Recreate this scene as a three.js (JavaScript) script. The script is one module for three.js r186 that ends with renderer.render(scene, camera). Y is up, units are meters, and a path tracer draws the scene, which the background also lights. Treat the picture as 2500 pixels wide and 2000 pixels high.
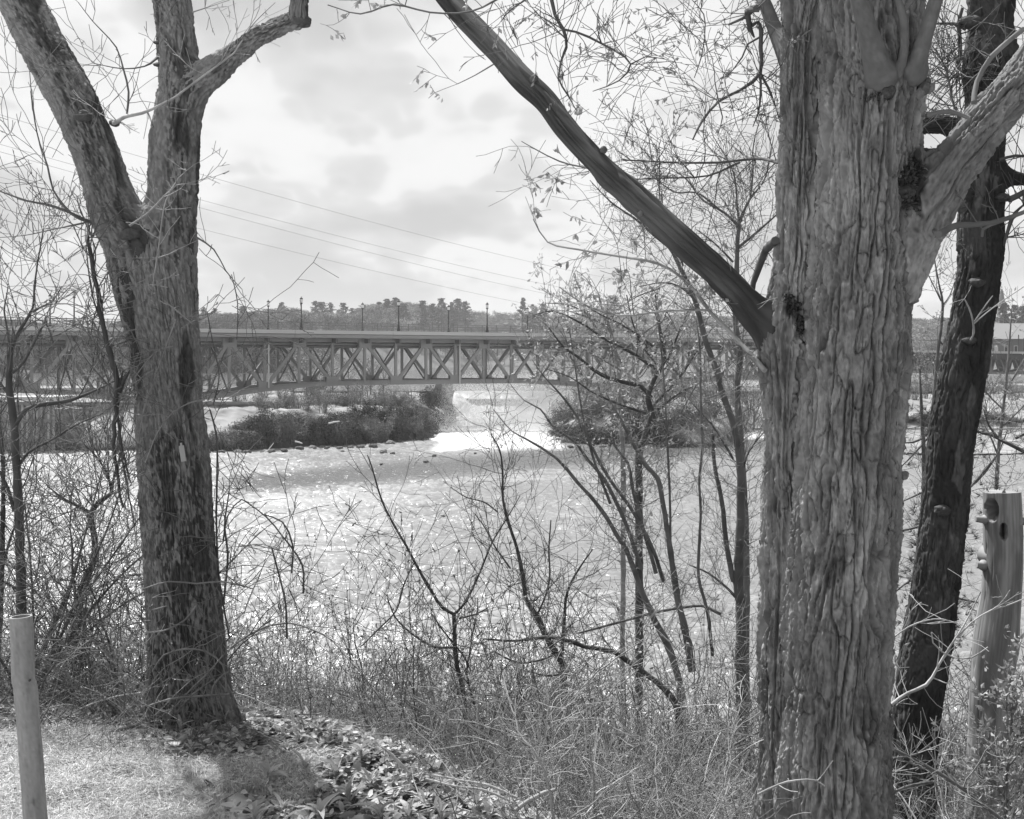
import * as THREE from 'three';

// ---------------------------------------------------------------- camera, sky, sun, exposure
const W = 2500, H = 2000, F = 3094, CX = 1250, HY = 874, EYE = 10.5;   // a level view camera with the lens dropped
const scene = new THREE.Scene();
const camera = new THREE.PerspectiveCamera(2 * Math.atan(H / 2 / F) * 180 / Math.PI, W / H, 0.1, 6000);
camera.position.set(0, EYE, 0);
camera.lookAt(0, EYE, -10);
camera.setViewOffset(W, H, 0, H / 2 - HY, W, H);
const renderer = new THREE.WebGLRenderer();
renderer.toneMapping = THREE.LinearToneMapping;
renderer.toneMappingExposure = 1.45;
renderer.shadowMap.enabled = true;

const SUN_AZ = 26 * Math.PI / 180, SUN_EL = 50 * Math.PI / 180;
const sunDir = new THREE.Vector3(-Math.sin(SUN_AZ) * Math.cos(SUN_EL), Math.sin(SUN_EL), -Math.cos(SUN_AZ) * Math.cos(SUN_EL));
const sun = new THREE.DirectionalLight(new THREE.Color(1, 1, 1), 5);
sun.name = 'sun';
sun.position.copy(sunDir).multiplyScalar(300);
sun.target.position.set(0, 0, -60);
sun.castShadow = true;
sun.shadow.mapSize.set(4096, 4096);
sun.shadow.radius = 1.5;
Object.assign(sun.shadow.camera, { left: -120, right: 120, top: 120, bottom: -120, near: 1, far: 700 });
scene.add(sun, sun.target);
scene.fog = new THREE.FogExp2(new THREE.Color(0.8, 0.8, 0.8), 0.00024);

// ---------------------------------------------------------------- numbers, noise
const V = (x, y, z) => new THREE.Vector3(x, y, z);
const { clamp, lerp } = THREE.MathUtils;
const ss = (a, b, x) => { const t = clamp((x - a) / (b - a), 0, 1); return t * t * (3 - 2 * t); };
function rng(seed) { let a = seed >>> 0; return () => { a = (a + 0x6d2b79f5) | 0; let t = Math.imul(a ^ (a >>> 15), 1 | a); t = (t + Math.imul(t ^ (t >>> 7), 61 | t)) ^ t; return ((t ^ (t >>> 14)) >>> 0) / 4294967296; }; }
let R = rng(7);
const rr = (a, b) => a + (b - a) * R();
const hash = (x, y, z) => { let h = Math.imul(x, 374761393) + Math.imul(y, 668265263) + Math.imul(z, 2147483647 - 1274126177); h = Math.imul(h ^ (h >>> 13), 1274126177); h ^= h >>> 16; return (h >>> 0) / 4294967296; };
function noise(x, y, z = 0) {                                        // value noise, -1 .. 1
  const ix = Math.floor(x), iy = Math.floor(y), iz = Math.floor(z);
  let fx = x - ix, fy = y - iy, fz = z - iz;
  fx = fx * fx * (3 - 2 * fx); fy = fy * fy * (3 - 2 * fy); fz = fz * fz * (3 - 2 * fz);
  const a = lerp(lerp(hash(ix, iy, iz), hash(ix + 1, iy, iz), fx), lerp(hash(ix, iy + 1, iz), hash(ix + 1, iy + 1, iz), fx), fy);
  const b = lerp(lerp(hash(ix, iy, iz + 1), hash(ix + 1, iy, iz + 1), fx), lerp(hash(ix, iy + 1, iz + 1), hash(ix + 1, iy + 1, iz + 1), fx), fy);
  return 2 * lerp(a, b, fz) - 1;
}
function fbm(x, y, z = 0, o = 4) { let s = 0, a = 0.5; for (let i = 0; i < o; i++) { s += a * noise(x, y, z); x = x * 2.03 + 17.1; y = y * 2.03 + 5.3; z = z * 2.03 + 9.7; a *= 0.5; } return s; }
const WO = { f1: 0, f2: 0, id: 0 };
function worley(x, y, z) {
  const ix = Math.floor(x), iy = Math.floor(y), iz = Math.floor(z);
  let f1 = 9, f2 = 9, id = 0;
  for (let a = -1; a < 2; a++) for (let b = -1; b < 2; b++) for (let c = -1; c < 2; c++) {
    const X = ix + a, Y = iy + b, Z = iz + c;
    const dx = X + hash(X, Y, Z) - x, dy = Y + hash(X + 71, Y, Z) - y, dz = Z + hash(X, Y + 37, Z) - z;
    const d = dx * dx + dy * dy + dz * dz;
    if (d < f1) { f2 = f1; f1 = d; id = hash(X, Y, Z + 113); } else if (d < f2) f2 = d;
  }
  WO.f1 = Math.sqrt(f1); WO.f2 = Math.sqrt(f2); WO.id = id;
  return WO;
}

// ---------------------------------------------------------------- the sky: bright broken cloud, photographed without colour
{
  const w = 4096, h = 2048, data = new Float32Array(w * h * 4);
  for (let r = 0; r < h; r++) {
    const up = ((r + 0.5) / h - 0.5) * Math.PI, y = Math.sin(up), c = Math.cos(up);
    for (let k = 0; k < w; k++) {
      const round = ((k + 0.5) / w - 0.5) * 2 * Math.PI, x = Math.cos(round) * c, z = Math.sin(round) * c;
      let L = 0.78;
      if (y > -0.02) {
        const q = 1 / (Math.max(y, 0) + 0.26), u = x * q * 2.5 + 3.1, v = z * q * 1.9 + 1.7;
        const wx = fbm(u * 2.2 + 11, v * 2.2, 3, 2), wz = fbm(u * 2.2 - 7, v * 2.2 + 5, 8, 2);
        const big = fbm(u * 0.9 + wx * 0.22, v * 0.9 + wz * 0.22, 0.5, 4);
        const puff = 0.62 - Math.abs(noise(u * 2.1 + wx * 0.4, v * 2.1 + wz * 0.4, 7)) - 0.5 * Math.abs(noise(u * 4.6 + wx * 0.7, v * 4.6, 9)) - 0.25 * Math.abs(noise(u * 9.7, v * 9.7 + wz, 11)) + 0.2 * fbm(u * 12, v * 12, 2, 3);
        const det = puff, dens = big * 1.3 + puff * 0.42 - 0.04;
        const bright = ss(-0.46, 0.3, dens);                           // lit tops against grey bellies
        let cloud = lerp(0.53, 0.77, bright * 0.75 + 0.25 * ss(0.0, 0.12, dens));
        const open = ss(0.15, 0.62, y) * ss(-0.02, -0.32, dens);       // gaps of clear sky, hidden low down where the clouds overlap
        cloud = lerp(cloud, 0.33, open * 0.9);
        const toSun = Math.max(0, x * sunDir.x + y * sunDir.y + z * sunDir.z);
        L = cloud * (0.8 + 0.06 * toSun + 0.25 * Math.pow(toSun, 14));
        const low = ss(0.11, 0.0, y);
        L = lerp(L, 0.62 + det * 0.06, low * 0.5);                     // milky air near the horizon
      }
      const o = (r * w + k) * 4; data[o] = data[o + 1] = data[o + 2] = L; data[o + 3] = 1;
    }
  }
  const t = new THREE.DataTexture(data, w, h, THREE.RGBAFormat, THREE.FloatType);
  t.mapping = THREE.EquirectangularReflectionMapping; t.magFilter = THREE.LinearFilter; t.needsUpdate = true;
  scene.background = t; scene.environment = t;
}

// ---------------------------------------------------------------- building helpers
const at = (px, py, d) => V((px - CX) / F * d, EYE - (py - HY) / F * d, -d);
const grey = (v) => new THREE.Color().setRGB(v, v, v);
const mat = (v, rough = 0.9, more = {}) => new THREE.MeshStandardMaterial({ color: grey(v), roughness: rough, metalness: 0, ...more });
const vmat = (rough = 0.9, more = {}) => new THREE.MeshStandardMaterial({ color: 0xffffff, vertexColors: true, roughness: rough, metalness: 0, side: THREE.DoubleSide, ...more });
const WOOD = vmat(0.92), LEAF = new THREE.MeshPhysicalMaterial({ color: 0xffffff, vertexColors: true, roughness: 0.75, transmission: 0.4, thickness: 0, side: THREE.DoubleSide });
const PLAIN = vmat(0.85);

const used = new Map();
function numbered(n) { const k = used.get(n) ?? 0; used.set(n, k + 1); return k ? `${n}_${String(k).padStart(3, '0')}` : n; }
function tag(o, label, category, group, kind) { if (label) o.userData.label = label; if (category) o.userData.category = category; if (group) o.userData.group = group; if (kind) o.userData.kind = kind; return o; }
function thing(name, label, category, pos = V(0, 0, 0), group) { const o = new THREE.Group(); o.name = numbered(name); o.position.copy(pos); scene.add(o); return tag(o, label, category, group); }
function shadows(m) { m.castShadow = m.receiveShadow = true; return m; }

class MB {                                                            // collects triangles, becomes one named mesh
  constructor() { this.p = []; this.n = []; this.c = []; this.i = []; }
  v(x, y, z, nx, ny, nz, t) { this.p.push(x, y, z); this.n.push(nx, ny, nz); this.c.push(t, t, t); return this.p.length / 3 - 1; }
  tri(a, b, c, t) {
    const ux = b.x - a.x, uy = b.y - a.y, uz = b.z - a.z, wx = c.x - a.x, wy = c.y - a.y, wz = c.z - a.z;
    let nx = uy * wz - uz * wy, ny = uz * wx - ux * wz, nz = ux * wy - uy * wx; const l = Math.hypot(nx, ny, nz) || 1; nx /= l; ny /= l; nz /= l;
    const k = this.v(a.x, a.y, a.z, nx, ny, nz, t); this.v(b.x, b.y, b.z, nx, ny, nz, t); this.v(c.x, c.y, c.z, nx, ny, nz, t); this.i.push(k, k + 1, k + 2);
  }
  quad(a, b, c, d, t) { this.tri(a, b, c, t); this.tri(a, c, d, t); }
  tube(pts, rs, sides, tone, cap = false) {                           // plain tapered tube
    const T = V(), u = V(), w = V(); let base = -1;
    for (let k = 0; k < pts.length; k++) {
      const a = pts[Math.max(0, k - 1)], b = pts[Math.min(pts.length - 1, k + 1)];
      T.subVectors(b, a).normalize();
      if (k === 0) { u.set(Math.abs(T.y) > 0.8 ? 1 : 0, Math.abs(T.y) > 0.8 ? 0 : 1, 0.123); }
      u.addScaledVector(T, -u.dot(T)).normalize(); w.crossVectors(T, u);
      const t = typeof tone === 'function' ? tone(k / (pts.length - 1)) : tone, first = this.p.length / 3;
      for (let j = 0; j < sides; j++) {
        const th = j / sides * 6.28318, c = Math.cos(th), s = Math.sin(th), nx = u.x * c + w.x * s, ny = u.y * c + w.y * s, nz = u.z * c + w.z * s;
        this.v(pts[k].x + nx * rs[k], pts[k].y + ny * rs[k], pts[k].z + nz * rs[k], nx, ny, nz, t);
      }
      if (base >= 0) for (let j = 0; j < sides; j++) { const j2 = (j + 1) % sides; this.i.push(base + j, base + j2, first + j, base + j2, first + j2, first + j); }
      base = first;
    }
    if (cap) for (const e of [0, pts.length - 1]) { const o = this.p.length / 3, f = base - (pts.length - 1) * sides + e * sides; T.subVectors(pts[e], pts[e ? e - 1 : 1]).normalize(); for (let j = 0; j < sides; j++) { const q = (f + j) * 3; this.v(this.p[q], this.p[q + 1], this.p[q + 2], T.x, T.y, T.z, this.c[q]); } for (let j = 1; j < sides - 1; j++) e ? this.i.push(o, o + j, o + j + 1) : this.i.push(o, o + j + 1, o + j); }
  }
  bar(a, b, w, h, t, up = V(0, 1, 0)) {                               // box beam between two points
    const T = V().subVectors(b, a).normalize(), s = V().crossVectors(T, up).normalize(), n = V().crossVectors(s, T);
    const q = (o, i, j) => V(o.x + s.x * i * w / 2 + n.x * j * h / 2, o.y + s.y * i * w / 2 + n.y * j * h / 2, o.z + s.z * i * w / 2 + n.z * j * h / 2);
    const A = [q(a, -1, -1), q(a, 1, -1), q(a, 1, 1), q(a, -1, 1)], B = [q(b, -1, -1), q(b, 1, -1), q(b, 1, 1), q(b, -1, 1)];
    for (let k = 0; k < 4; k++) { const m = (k + 1) % 4; this.quad(A[k], A[m], B[m], B[k], t); }
    this.quad(A[3], A[2], A[1], A[0], t); this.quad(B[0], B[1], B[2], B[3], t);
  }
  box(x0, x1, y0, y1, z0, z1, t) { this.bar(V((x0 + x1) / 2, (y0 + y1) / 2, z0), V((x0 + x1) / 2, (y0 + y1) / 2, z1), x1 - x0, y1 - y0, t); }
  geo() {
    const g = new THREE.BufferGeometry();
    g.setAttribute('position', new THREE.Float32BufferAttribute(this.p, 3)); g.setAttribute('normal', new THREE.Float32BufferAttribute(this.n, 3));
    g.setAttribute('color', new THREE.Float32BufferAttribute(this.c, 3)); g.setIndex(this.i);
    return g;
  }
  build(name, m, parent = scene, kind) { const o = shadows(new THREE.Mesh(this.geo(), m)); o.name = parent === scene ? numbered(name) : name; if (kind) o.userData.kind = kind; parent.add(o); return o; }
}
function grid(nx, ny, f, m, name, smooth = true) {                    // f(i, j) -> [x, y, z, tone]
  const p = new Float32Array((nx + 1) * (ny + 1) * 3), c = new Float32Array(p.length), idx = new Uint32Array(nx * ny * 6);
  for (let j = 0, k = 0; j <= ny; j++) for (let i = 0; i <= nx; i++, k += 3) { const q = f(i, j); p[k] = q[0]; p[k + 1] = q[1]; p[k + 2] = q[2]; c[k] = c[k + 1] = c[k + 2] = q[3]; }
  for (let j = 0, k = 0; j < ny; j++) for (let i = 0; i < nx; i++) { const a = j * (nx + 1) + i, b = a + nx + 1; idx[k++] = a; idx[k++] = a + 1; idx[k++] = b; idx[k++] = a + 1; idx[k++] = b + 1; idx[k++] = b; }
  const g = new THREE.BufferGeometry();
  g.setAttribute('position', new THREE.BufferAttribute(p, 3)); g.setAttribute('color', new THREE.BufferAttribute(c, 3)); g.setIndex(new THREE.BufferAttribute(idx, 1));
  g.computeVertexNormals();
  const o = shadows(new THREE.Mesh(g, m)); o.name = numbered(name); scene.add(o);
  return o;
}
function scatter(name, label, category, geo, m, n, put) {             // uncountable stuff: one InstancedMesh
  const o = shadows(new THREE.InstancedMesh(geo, m, n)), d = new THREE.Object3D(); let k = 0;
  for (let tries = 0; k < n && tries < n * 6; tries++) { d.rotation.set(0, 0, 0); d.scale.setScalar(1); const t = put(d, k); if (t === undefined) continue; d.updateMatrix(); o.setMatrixAt(k, d.matrix); o.setColorAt(k, grey(t)); k++; }
  o.count = k; o.name = numbered(name); scene.add(o);
  return tag(o, label, category, null, 'stuff');
}

// paths: "px,py,width[,depth offset] ..." read off the picture's angles at a given distance
const parse = (str, d) => str.trim().split(/\s+/).map((s) => { const [x, y, w, o] = s.split(',').map(Number), e = d + (o || 0); return { p: at(x, y, e), r: w / 2 * e / F }; });
function spline(ctrl, ds, jit = 0) {
  const pts = [], rs = [], n = ctrl.length;
  if (n < 2) return { pts: ctrl.map((c) => c.p), rs: ctrl.map((c) => c.r) };
  const curve = new THREE.CatmullRomCurve3(ctrl.map((c) => c.p), false, 'centripetal');
  for (let k = 0; k < n - 1; k++) {
    const m = Math.max(1, Math.ceil(ctrl[k].p.distanceTo(ctrl[k + 1].p) / ds));
    for (let j = 0; j < m + (k === n - 2 ? 1 : 0); j++) {
      const f = j / m, q = curve.getPoint((k + f) / (n - 1)), r = lerp(ctrl[k].r, ctrl[k + 1].r, f * f * (3 - 2 * f) * 0.5 + f * 0.5);
      if (jit) q.add(V(rr(-1, 1), rr(-1, 1), rr(-1, 1)).multiplyScalar(jit * r));
      pts.push(q); rs.push(r);
    }
  }
  return { pts, rs };
}
// ---------------------------------------------------------------- the near bank
// d = distance from the camera along the view; heights above the lower river, which lies at 0
function bankBase(x, d) {
  const crest = lerp(5.5, 3.7, ss(-1.35, 0.9, x)) - ss(-2.2, -4, x) * 0.5, past = Math.max(0, d - crest);
  const fall = past < 0.6 ? 0.42 * past * past : 0.151 + 0.504 * (past - 0.6);
  return 8.9 - fall * lerp(0.82, 0.93, ss(-3, 2, x)) + ss(-1.2, -3.4, x) * 0.06;
}
function bank(x, d) { const b = bankBase(x, d); return Math.max(-1.2, b + fbm(x * 1.1, d * 1.1, 2, 4) * 0.05 + fbm(x * 7, d * 7, 5, 3) * 0.018); }
const onBank = (x, d, dy = 0) => V(x, bank(x, d) + dy, -d);
{
  const nx = 280, ny = 300;
  const X = (i) => { const u = i / nx * 2 - 1, a = Math.abs(u); return Math.sign(u) * (a < 0.8 ? a / 0.8 * 5.5 : 5.5 + Math.pow((a - 0.8) / 0.2, 2.2) * 110); };
  const D = (j) => { const u = j / ny; return u < 0.12 ? -30 * Math.pow(1 - u / 0.12, 2) + 2 : u < 0.72 ? 2 + (u - 0.12) / 0.6 * 9 : 11 + Math.pow((u - 0.72) / 0.28, 1.3) * 30; };
  const o = grid(nx, ny, (i, j) => {
    const x = X(i), d = D(j), n = fbm(x * 3.2, d * 3.2, 1, 5), m = noise(x * 26, d * 26, 3), straw = ss(-0.7, -1.1, x - 0.2 * n);
    const soil = 0.09 + 0.08 * ss(-0.1, 0.5, n) + 0.04 * m;
    return [x, bank(x, d), -d, lerp(soil, 0.42 + 0.12 * n + 0.06 * m, Math.max(straw * ss(5.25, 4.85, d + 0.35 * n), ss(3, 2, d)))];
  }, vmat(0.95), 'ground');
  tag(o, 'river bank with dry grass that drops away to the water', null, null, 'structure');
}

// ---------------------------------------------------------------- islands, dam abutments, far shores
const POND = 4.4, DAM = 226;
const frontLeft = (x) => x < -30 ? 143.5 + noise(x * 0.3, 1) : x < -24.8 ? lerp(143.5, 150, (x + 30) / 5.2) : x < -17.4 ? lerp(150, 155, (x + 24.8) / 7.4) : x < -13 ? lerp(155, 163, (x + 17.4) / 4.4) : lerp(163, 176, clamp((x + 13) / 3.2, 0, 1));
const frontRight = (x) => x < 7 ? lerp(190, 158, clamp((x - 4.4) / 2.6, 0, 1)) : lerp(158, 149.5, clamp((x - 7) / 10, 0, 1)) + ss(24, 36, x) * 34;
const topLine = (px) => {                                              // how high the far crowns reach against the sky, as elevation above eye level in picture units
  const k = [[-400, 98], [0, 101], [120, 92], [190, 80], [235, 68], [300, 100], [480, 112], [600, 118], [700, 130], [760, 120], [850, 112], [900, 136], [990, 142], [1100, 128], [1250, 122], [1400, 118], [1600, 112], [1900, 104], [2100, 104], [2300, 104], [2500, 106], [3200, 110]];
  for (let i = 1; i < k.length; i++) if (px < k[i][0]) return lerp(k[i - 1][1], k[i][1], clamp((px - k[i - 1][0]) / (k[i][0] - k[i - 1][0]), 0, 1));
  return 110;
};
function ridge(x, d) {                                                 // ground of the wooded hills behind the pond
  const e = d - shoreFar(x), px = CX + F * x / d;
  return lerp(POND + 0.8, EYE + (topLine(px) - 36) / F * d, ss(4, 130, e)) + 1.2 * noise(x * 0.012, d * 0.012, 4);
}
const shoreFar = (x) => { const px = CX + F * x / 600; return lerp(505, 880, ss(620, 1150, px)) - 260 * ss(1700, 2000, px); };
function land(x, d) {
  const n = fbm(x * 0.16, d * 0.16, 7, 4), s = fbm(x * 0.9, d * 0.9, 3, 3);
  let h = -1.6;
  if (d < DAM + 6) {
    const xr = lerp(-10.6, -8.4, clamp((d - 165) / 50, 0, 1));
    if (x < xr) { const e = Math.min(d - frontLeft(x), (xr - x) * 1.6 + 0.3); h = Math.max(h, e < 0 ? -1.6 : Math.min(4.0, -0.5 + 1.25 * Math.sqrt(e) + ss(0, 30, e) * 0.9) + (n * 0.8 + s * 0.35) * ss(0, 3, e)); }
    if (x > 4.4) { const e = Math.min(d - frontRight(x), (x - 4.4) * 1.6); h = Math.max(h, e < 0 ? -1.6 : Math.min(3.9, -0.5 + 1.2 * Math.sqrt(e) + ss(0, 30, e) * 0.8) + (n * 0.8 + s * 0.35) * ss(0, 3, e)); }
    if (x > 34) h = Math.max(h, Math.min(7, 0.1 + Math.max(0, d - 184) * 0.055 + s * 0.2) * ss(34, 40, x));
    if (d > DAM - 3) h = Math.max(h, x > -9 && x < 5.5 ? 3.2 : h);
  } else {
    h = x > 42 + (d - 230) * 0.02 && d < 480 ? 3.4 + 0.02 * (d - 230) + n : 3.0;
    if (x < -60 && d < 250) h = 5;
    const e = d - shoreFar(x);
    if (e > 0) h = Math.max(h, Math.min(ridge(x, d), POND - 0.3 + e * 0.12) + n);
  }
  return h;
}
{
  const nx = 330, ny = 330;
  const X = (i) => { const u = i / nx * 2 - 1, a = Math.abs(u); return Math.sign(u) * (a < 0.72 ? a / 0.72 * 82 : 82 + Math.pow((a - 0.72) / 0.28, 2) * 900); };
  const D = (j) => { const u = j / ny; return u < 0.62 ? 138 + u / 0.62 * 94 : 232 + Math.pow((u - 0.62) / 0.38, 2) * 1500; };
  const o = grid(nx, ny, (i, j) => {
    const x = X(i), d = D(j), n = fbm(x * 0.35, d * 0.35, 2, 4), m = fbm(x * 1.7, d * 1.7, 9, 3), y = land(x, d);
    const rock = d < 222 && x < 30 ? Math.max(ss(1.6, 0.5, y + n * 0.8), ss(5, 2.5, (x < 0 ? d - frontLeft(x) : d - frontRight(x)) + n * 2) * ss(-34, -28, x)) : 0;
    return [x, y, -d, d > 300 ? 0.1 + 0.05 * m : lerp(clamp(0.22 + 0.16 * n + 0.14 * m, 0.05, 0.45), 0.05 + 0.03 * m, rock)];
  }, vmat(0.95), 'terrain');
  tag(o, 'rough grassy islands, banks and hills across the river', null, null, 'structure');
}

// ---------------------------------------------------------------- the river in spate
const rippleMap = (() => {
  const n = 512, data = new Uint8Array(n * n * 4);
  const per = (x, y, p, z) => { const ix = Math.floor(x), iy = Math.floor(y); let fx = x - ix, fy = y - iy; fx = fx * fx * (3 - 2 * fx); fy = fy * fy * (3 - 2 * fy); const g = (a, b) => hash(((a % p) + p) % p, ((b % p) + p) % p, z); return lerp(lerp(g(ix, iy), g(ix + 1, iy), fx), lerp(g(ix, iy + 1), g(ix + 1, iy + 1), fx), fy); };
  for (let j = 0; j < n; j++) for (let i = 0; i < n; i++) {
    let s = 0, a = 0.5, p = 8; for (let o = 0; o < 5; o++) { s += a * (1 - Math.abs(2 * per(i / n * p, j / n * p, p, o) - 1)); a *= 0.55; p *= 2; }
    const k = (j * n + i) * 4; data[k] = data[k + 1] = data[k + 2] = clamp(s * 235, 0, 255); data[k + 3] = 255;
  }
  const t = new THREE.DataTexture(data, n, n); t.wrapS = t.wrapT = THREE.RepeatWrapping; t.magFilter = THREE.LinearFilter; t.needsUpdate = true; return t;
})();
const ridged = (x, y, z) => { let s = 0, a = 0.55; for (let o = 0; o < 4; o++) { s += a * (1 - Math.abs(noise(x, y, z))); x = x * 2.1 + 3; y = y * 2.1 + 8; a *= 0.5; } return s; };
function foamAmount(x, d) {                                            // how broken the water is, by place
  const px = CX + F * x / d, py = HY + F * EYE / d;
  const n = noise(x * 0.06, d * 0.06, 5) * 0.16;
  let a = 0.5 + n + 0.08 * ss(1500, 1180, py) * ss(1500, 500, px);
  a += 0.12 * ss(900, 200, px) * ss(1620, 1250, py);                    // white water along the left
  a += 0.2 * ss(1150, 1240, py) * ss(1400, 1200, py) * ss(1250, 700, px);
  const flow = py - (1172 - 0.082 * (px - 700));                       // the smooth tongue that slides across under the island
  a -= 0.5 * ss(36, 6, Math.abs(flow)) * ss(420, 640, px);
  a = Math.max(a, 0.62 * ss(26, 4, Math.abs(py - 1116)) * ss(470, 520, px) * ss(840, 720, px));
  const side = Math.min(ss(-1, 3, x + 10.5 - (d - 165) * 0.02), ss(1.5, -1.5, x - 5.6 - (200 - d) * 0.02));   // the chute below the dam
  a = Math.max(a, 1.2 * ss(139, 149, d + noise(x * 0.4, d * 0.2) * 3 - 0.12 * x) * ss(-26, -16, x) * clamp(side + ss(157, 168, d), 0, 1));
  a -= 0.22 * ss(1380, 1750, px);
  return clamp(a, 0, 1.15);
}
{
  const nx = 720, ny = 620;
  const wm = new THREE.MeshPhysicalMaterial({ color: 0xffffff, vertexColors: true, roughness: 0.24, bumpMap: rippleMap, bumpScale: 0.12, ior: 1.33 });
  const o = grid(nx, ny, (i, j) => {
    const d = 22 * Math.pow((DAM + 1) / 22, j / ny), u = i / nx * 2 - 1, a = Math.abs(u), x = Math.sign(u) * (a < 0.94 ? a * 0.5 * d : 0.47 * d + Math.pow((a - 0.94) / 0.06, 2) * 260);
    const f = foamAmount(x, d), rough = ss(0.2, 1, f);
    const wx = x + fbm(x * 0.12, d * 0.12, 1, 3) * 5, wd = d + fbm(x * 0.12, d * 0.12, 6, 3) * 4;
    const A = ridged(wx * 0.22, wd * 0.42, 2), B = ridged(wx * 0.8, wd * 1.5, 5), C = fbm(wx * 2.6, wd * 4.2, 9, 3);
    const E = ridged(wx * 2.1 + 9, wd * 3.4, 11), crest = A * 0.34 + B * 0.34 + E * 0.34 + C * 0.2, thr = lerp(1.12, 0.36, clamp(f, 0, 1));
    const foam = clamp(ss(thr - 0.14, thr + 0.2, crest), 0, 1);
    const y = (A - 0.8) * lerp(0.2, 0.42, rough) + (B - 0.8) * lerp(0.2, 0.3, rough) + (E - 0.8) * 0.1 + C * lerp(0.08, 0.13, rough) + foam * 0.04 * rough;
    return [x, y, -d, lerp((0.21 + 0.05 * C) * (1 - 0.5 * ss(34, 8, Math.abs(HY + F * EYE / d - 1172 + 0.082 * (CX + F * x / d - 700))) * ss(420, 640, CX + F * x / d)), lerp(0.36, 0.66, ss(0.75, 1.1, f)) + 0.08 * C, foam)];
  }, wm, 'river');
  const p = o.geometry.attributes.position, uv = new Float32Array(p.count * 2);
  for (let k = 0; k < p.count; k++) { uv[k * 2] = p.getX(k) / 7; uv[k * 2 + 1] = p.getZ(k) / 4; }
  o.geometry.setAttribute('uv', new THREE.BufferAttribute(uv, 2));
  tag(o, 'grey river in spate, streaked with white foam', null, null, 'structure');

  // still pond above the dam
  const pm = new THREE.MeshPhysicalMaterial({ color: grey(0.12), roughness: 0.12, bumpMap: rippleMap, bumpScale: 0.02, ior: 1.33 });
  const g = new THREE.PlaneGeometry(900, 700); g.rotateX(-Math.PI / 2); const q = g.attributes.uv; for (let k = 0; k < q.count; k++) q.setXY(k, q.getX(k) * 90, q.getY(k) * 90);
  const pond = shadows(new THREE.Mesh(g, pm)); pond.name = 'pond_water'; pond.position.set(-60, POND, -(DAM + 5.4 + 350)); scene.add(pond);
  tag(pond, 'calm pale water held above the dam', null, null, 'structure');

  // the curtain that slides over the dam and breaks into foam
  const cw = grid(160, 70, (i, j) => {
    const u = i / 160, v = j / 70, x = lerp(-10.6, 12, u), sag = fbm(u * 30, v * 2.2, 3, 4), tooth = ridged(u * 46, v * 1.2, 4);
    const y = lerp(POND + 0.06, -0.5, v * v * 0.75 + v * 0.25 * ss(0, 0.3, v)), d = DAM + 5.8 - 6.2 * Math.pow(v, 0.75) - tooth * 0.7 * v * v;
    const white = ss(0.22, 0.62, v + (tooth - 0.75) * 0.8 + (u < 0.1 ? 0.1 : 0));
    return [x, y + sag * 0.5 * v * v, -d, lerp(0.34 + 0.08 * sag, 0.85, white)];
  }, vmat(0.35), 'waterfall');
  tag(cw, 'sheet of water pouring over the low dam', null, null, 'structure');
  // churning foam at its foot and the leap beside the abutment
  const boil = grid(150, 90, (i, j) => {
    const u = i / 150, v = j / 90, x = lerp(-11.2, 11, u), d = lerp(DAM - 1.5, DAM - 44, v), e = ss(0, 0.06, u) * ss(1, 0.92, u) * ss(1, 0.1, v);
    const leap = Math.exp(-(Math.pow((x + 9.6) / 2.2, 2) + Math.pow((d - 217) / 7, 2))) * 3.0;
    return [x, -0.35 + e * (0.7 + 1.3 * ss(0.35, 0, v) + 0.55 * ridged(x * 0.45, d * 0.35, 2) * (1 - v * 0.7) + 0.3 * fbm(x * 2.2, d * 2.2, 6, 4) + leap), -d, 0.56 + 0.14 * fbm(x * 1.5, d * 1.5, 3, 3)];
  }, vmat(0.9), 'river_foam');
  tag(boil, 'boiling white foam at the foot of the dam', null, null, 'structure');
  R = rng(91);
  scatter('spray_mist', 'white spray drifting up from the foot of the dam', 'spray', new THREE.TetrahedronGeometry(0.04), mat(0.85, 0.9), 240000, (o) => {
    const f = Math.pow(R(), 1.5), x = rr(-11, 10) + rr(-1, 1), y = Math.pow(R(), 2.1) * lerp(8, 2.5, f), d = 224 - 50 * f + rr(-3, 3);
    if (R() > 0.35 + 0.65 * ss(-4, 5, x)) return;
    o.position.set(x, y + 0.4, -d); o.rotation.set(rr(0, 6), rr(0, 6), 0); o.scale.setScalar(rr(0.5, 1.3)); return rr(0.9, 1);
  });
}

// ---------------------------------------------------------------- stones in the water
function stoneGeo(seed, t) {
  const g = new THREE.IcosahedronGeometry(1, 4), p = g.attributes.position, c = new Float32Array(p.count * 3);
  for (let k = 0; k < p.count; k++) {
    const v = V().fromBufferAttribute(p, k), w = worley(v.x * 1.3 + seed, v.y * 1.3, v.z * 1.3);
    v.multiplyScalar(0.75 + 0.35 * fbm(v.x * 1.4 + seed, v.y * 1.4, v.z * 1.4, 4) + 0.22 * w.f1); v.y *= 0.62; p.setXYZ(k, v.x, v.y, v.z);
    const q = clamp(t + 0.05 * fbm(v.x * 5, v.y * 5, v.z * 5 + seed, 3), 0.02, 0.5); c[k * 3] = c[k * 3 + 1] = c[k * 3 + 2] = q;
  }
  g.deleteAttribute('uv'); g.setAttribute('color', new THREE.BufferAttribute(c, 3)); g.computeVertexNormals(); return g;
}
const stones = [stoneGeo(1, 0.12), stoneGeo(5, 0.2), stoneGeo(9, 0.07)];
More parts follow.
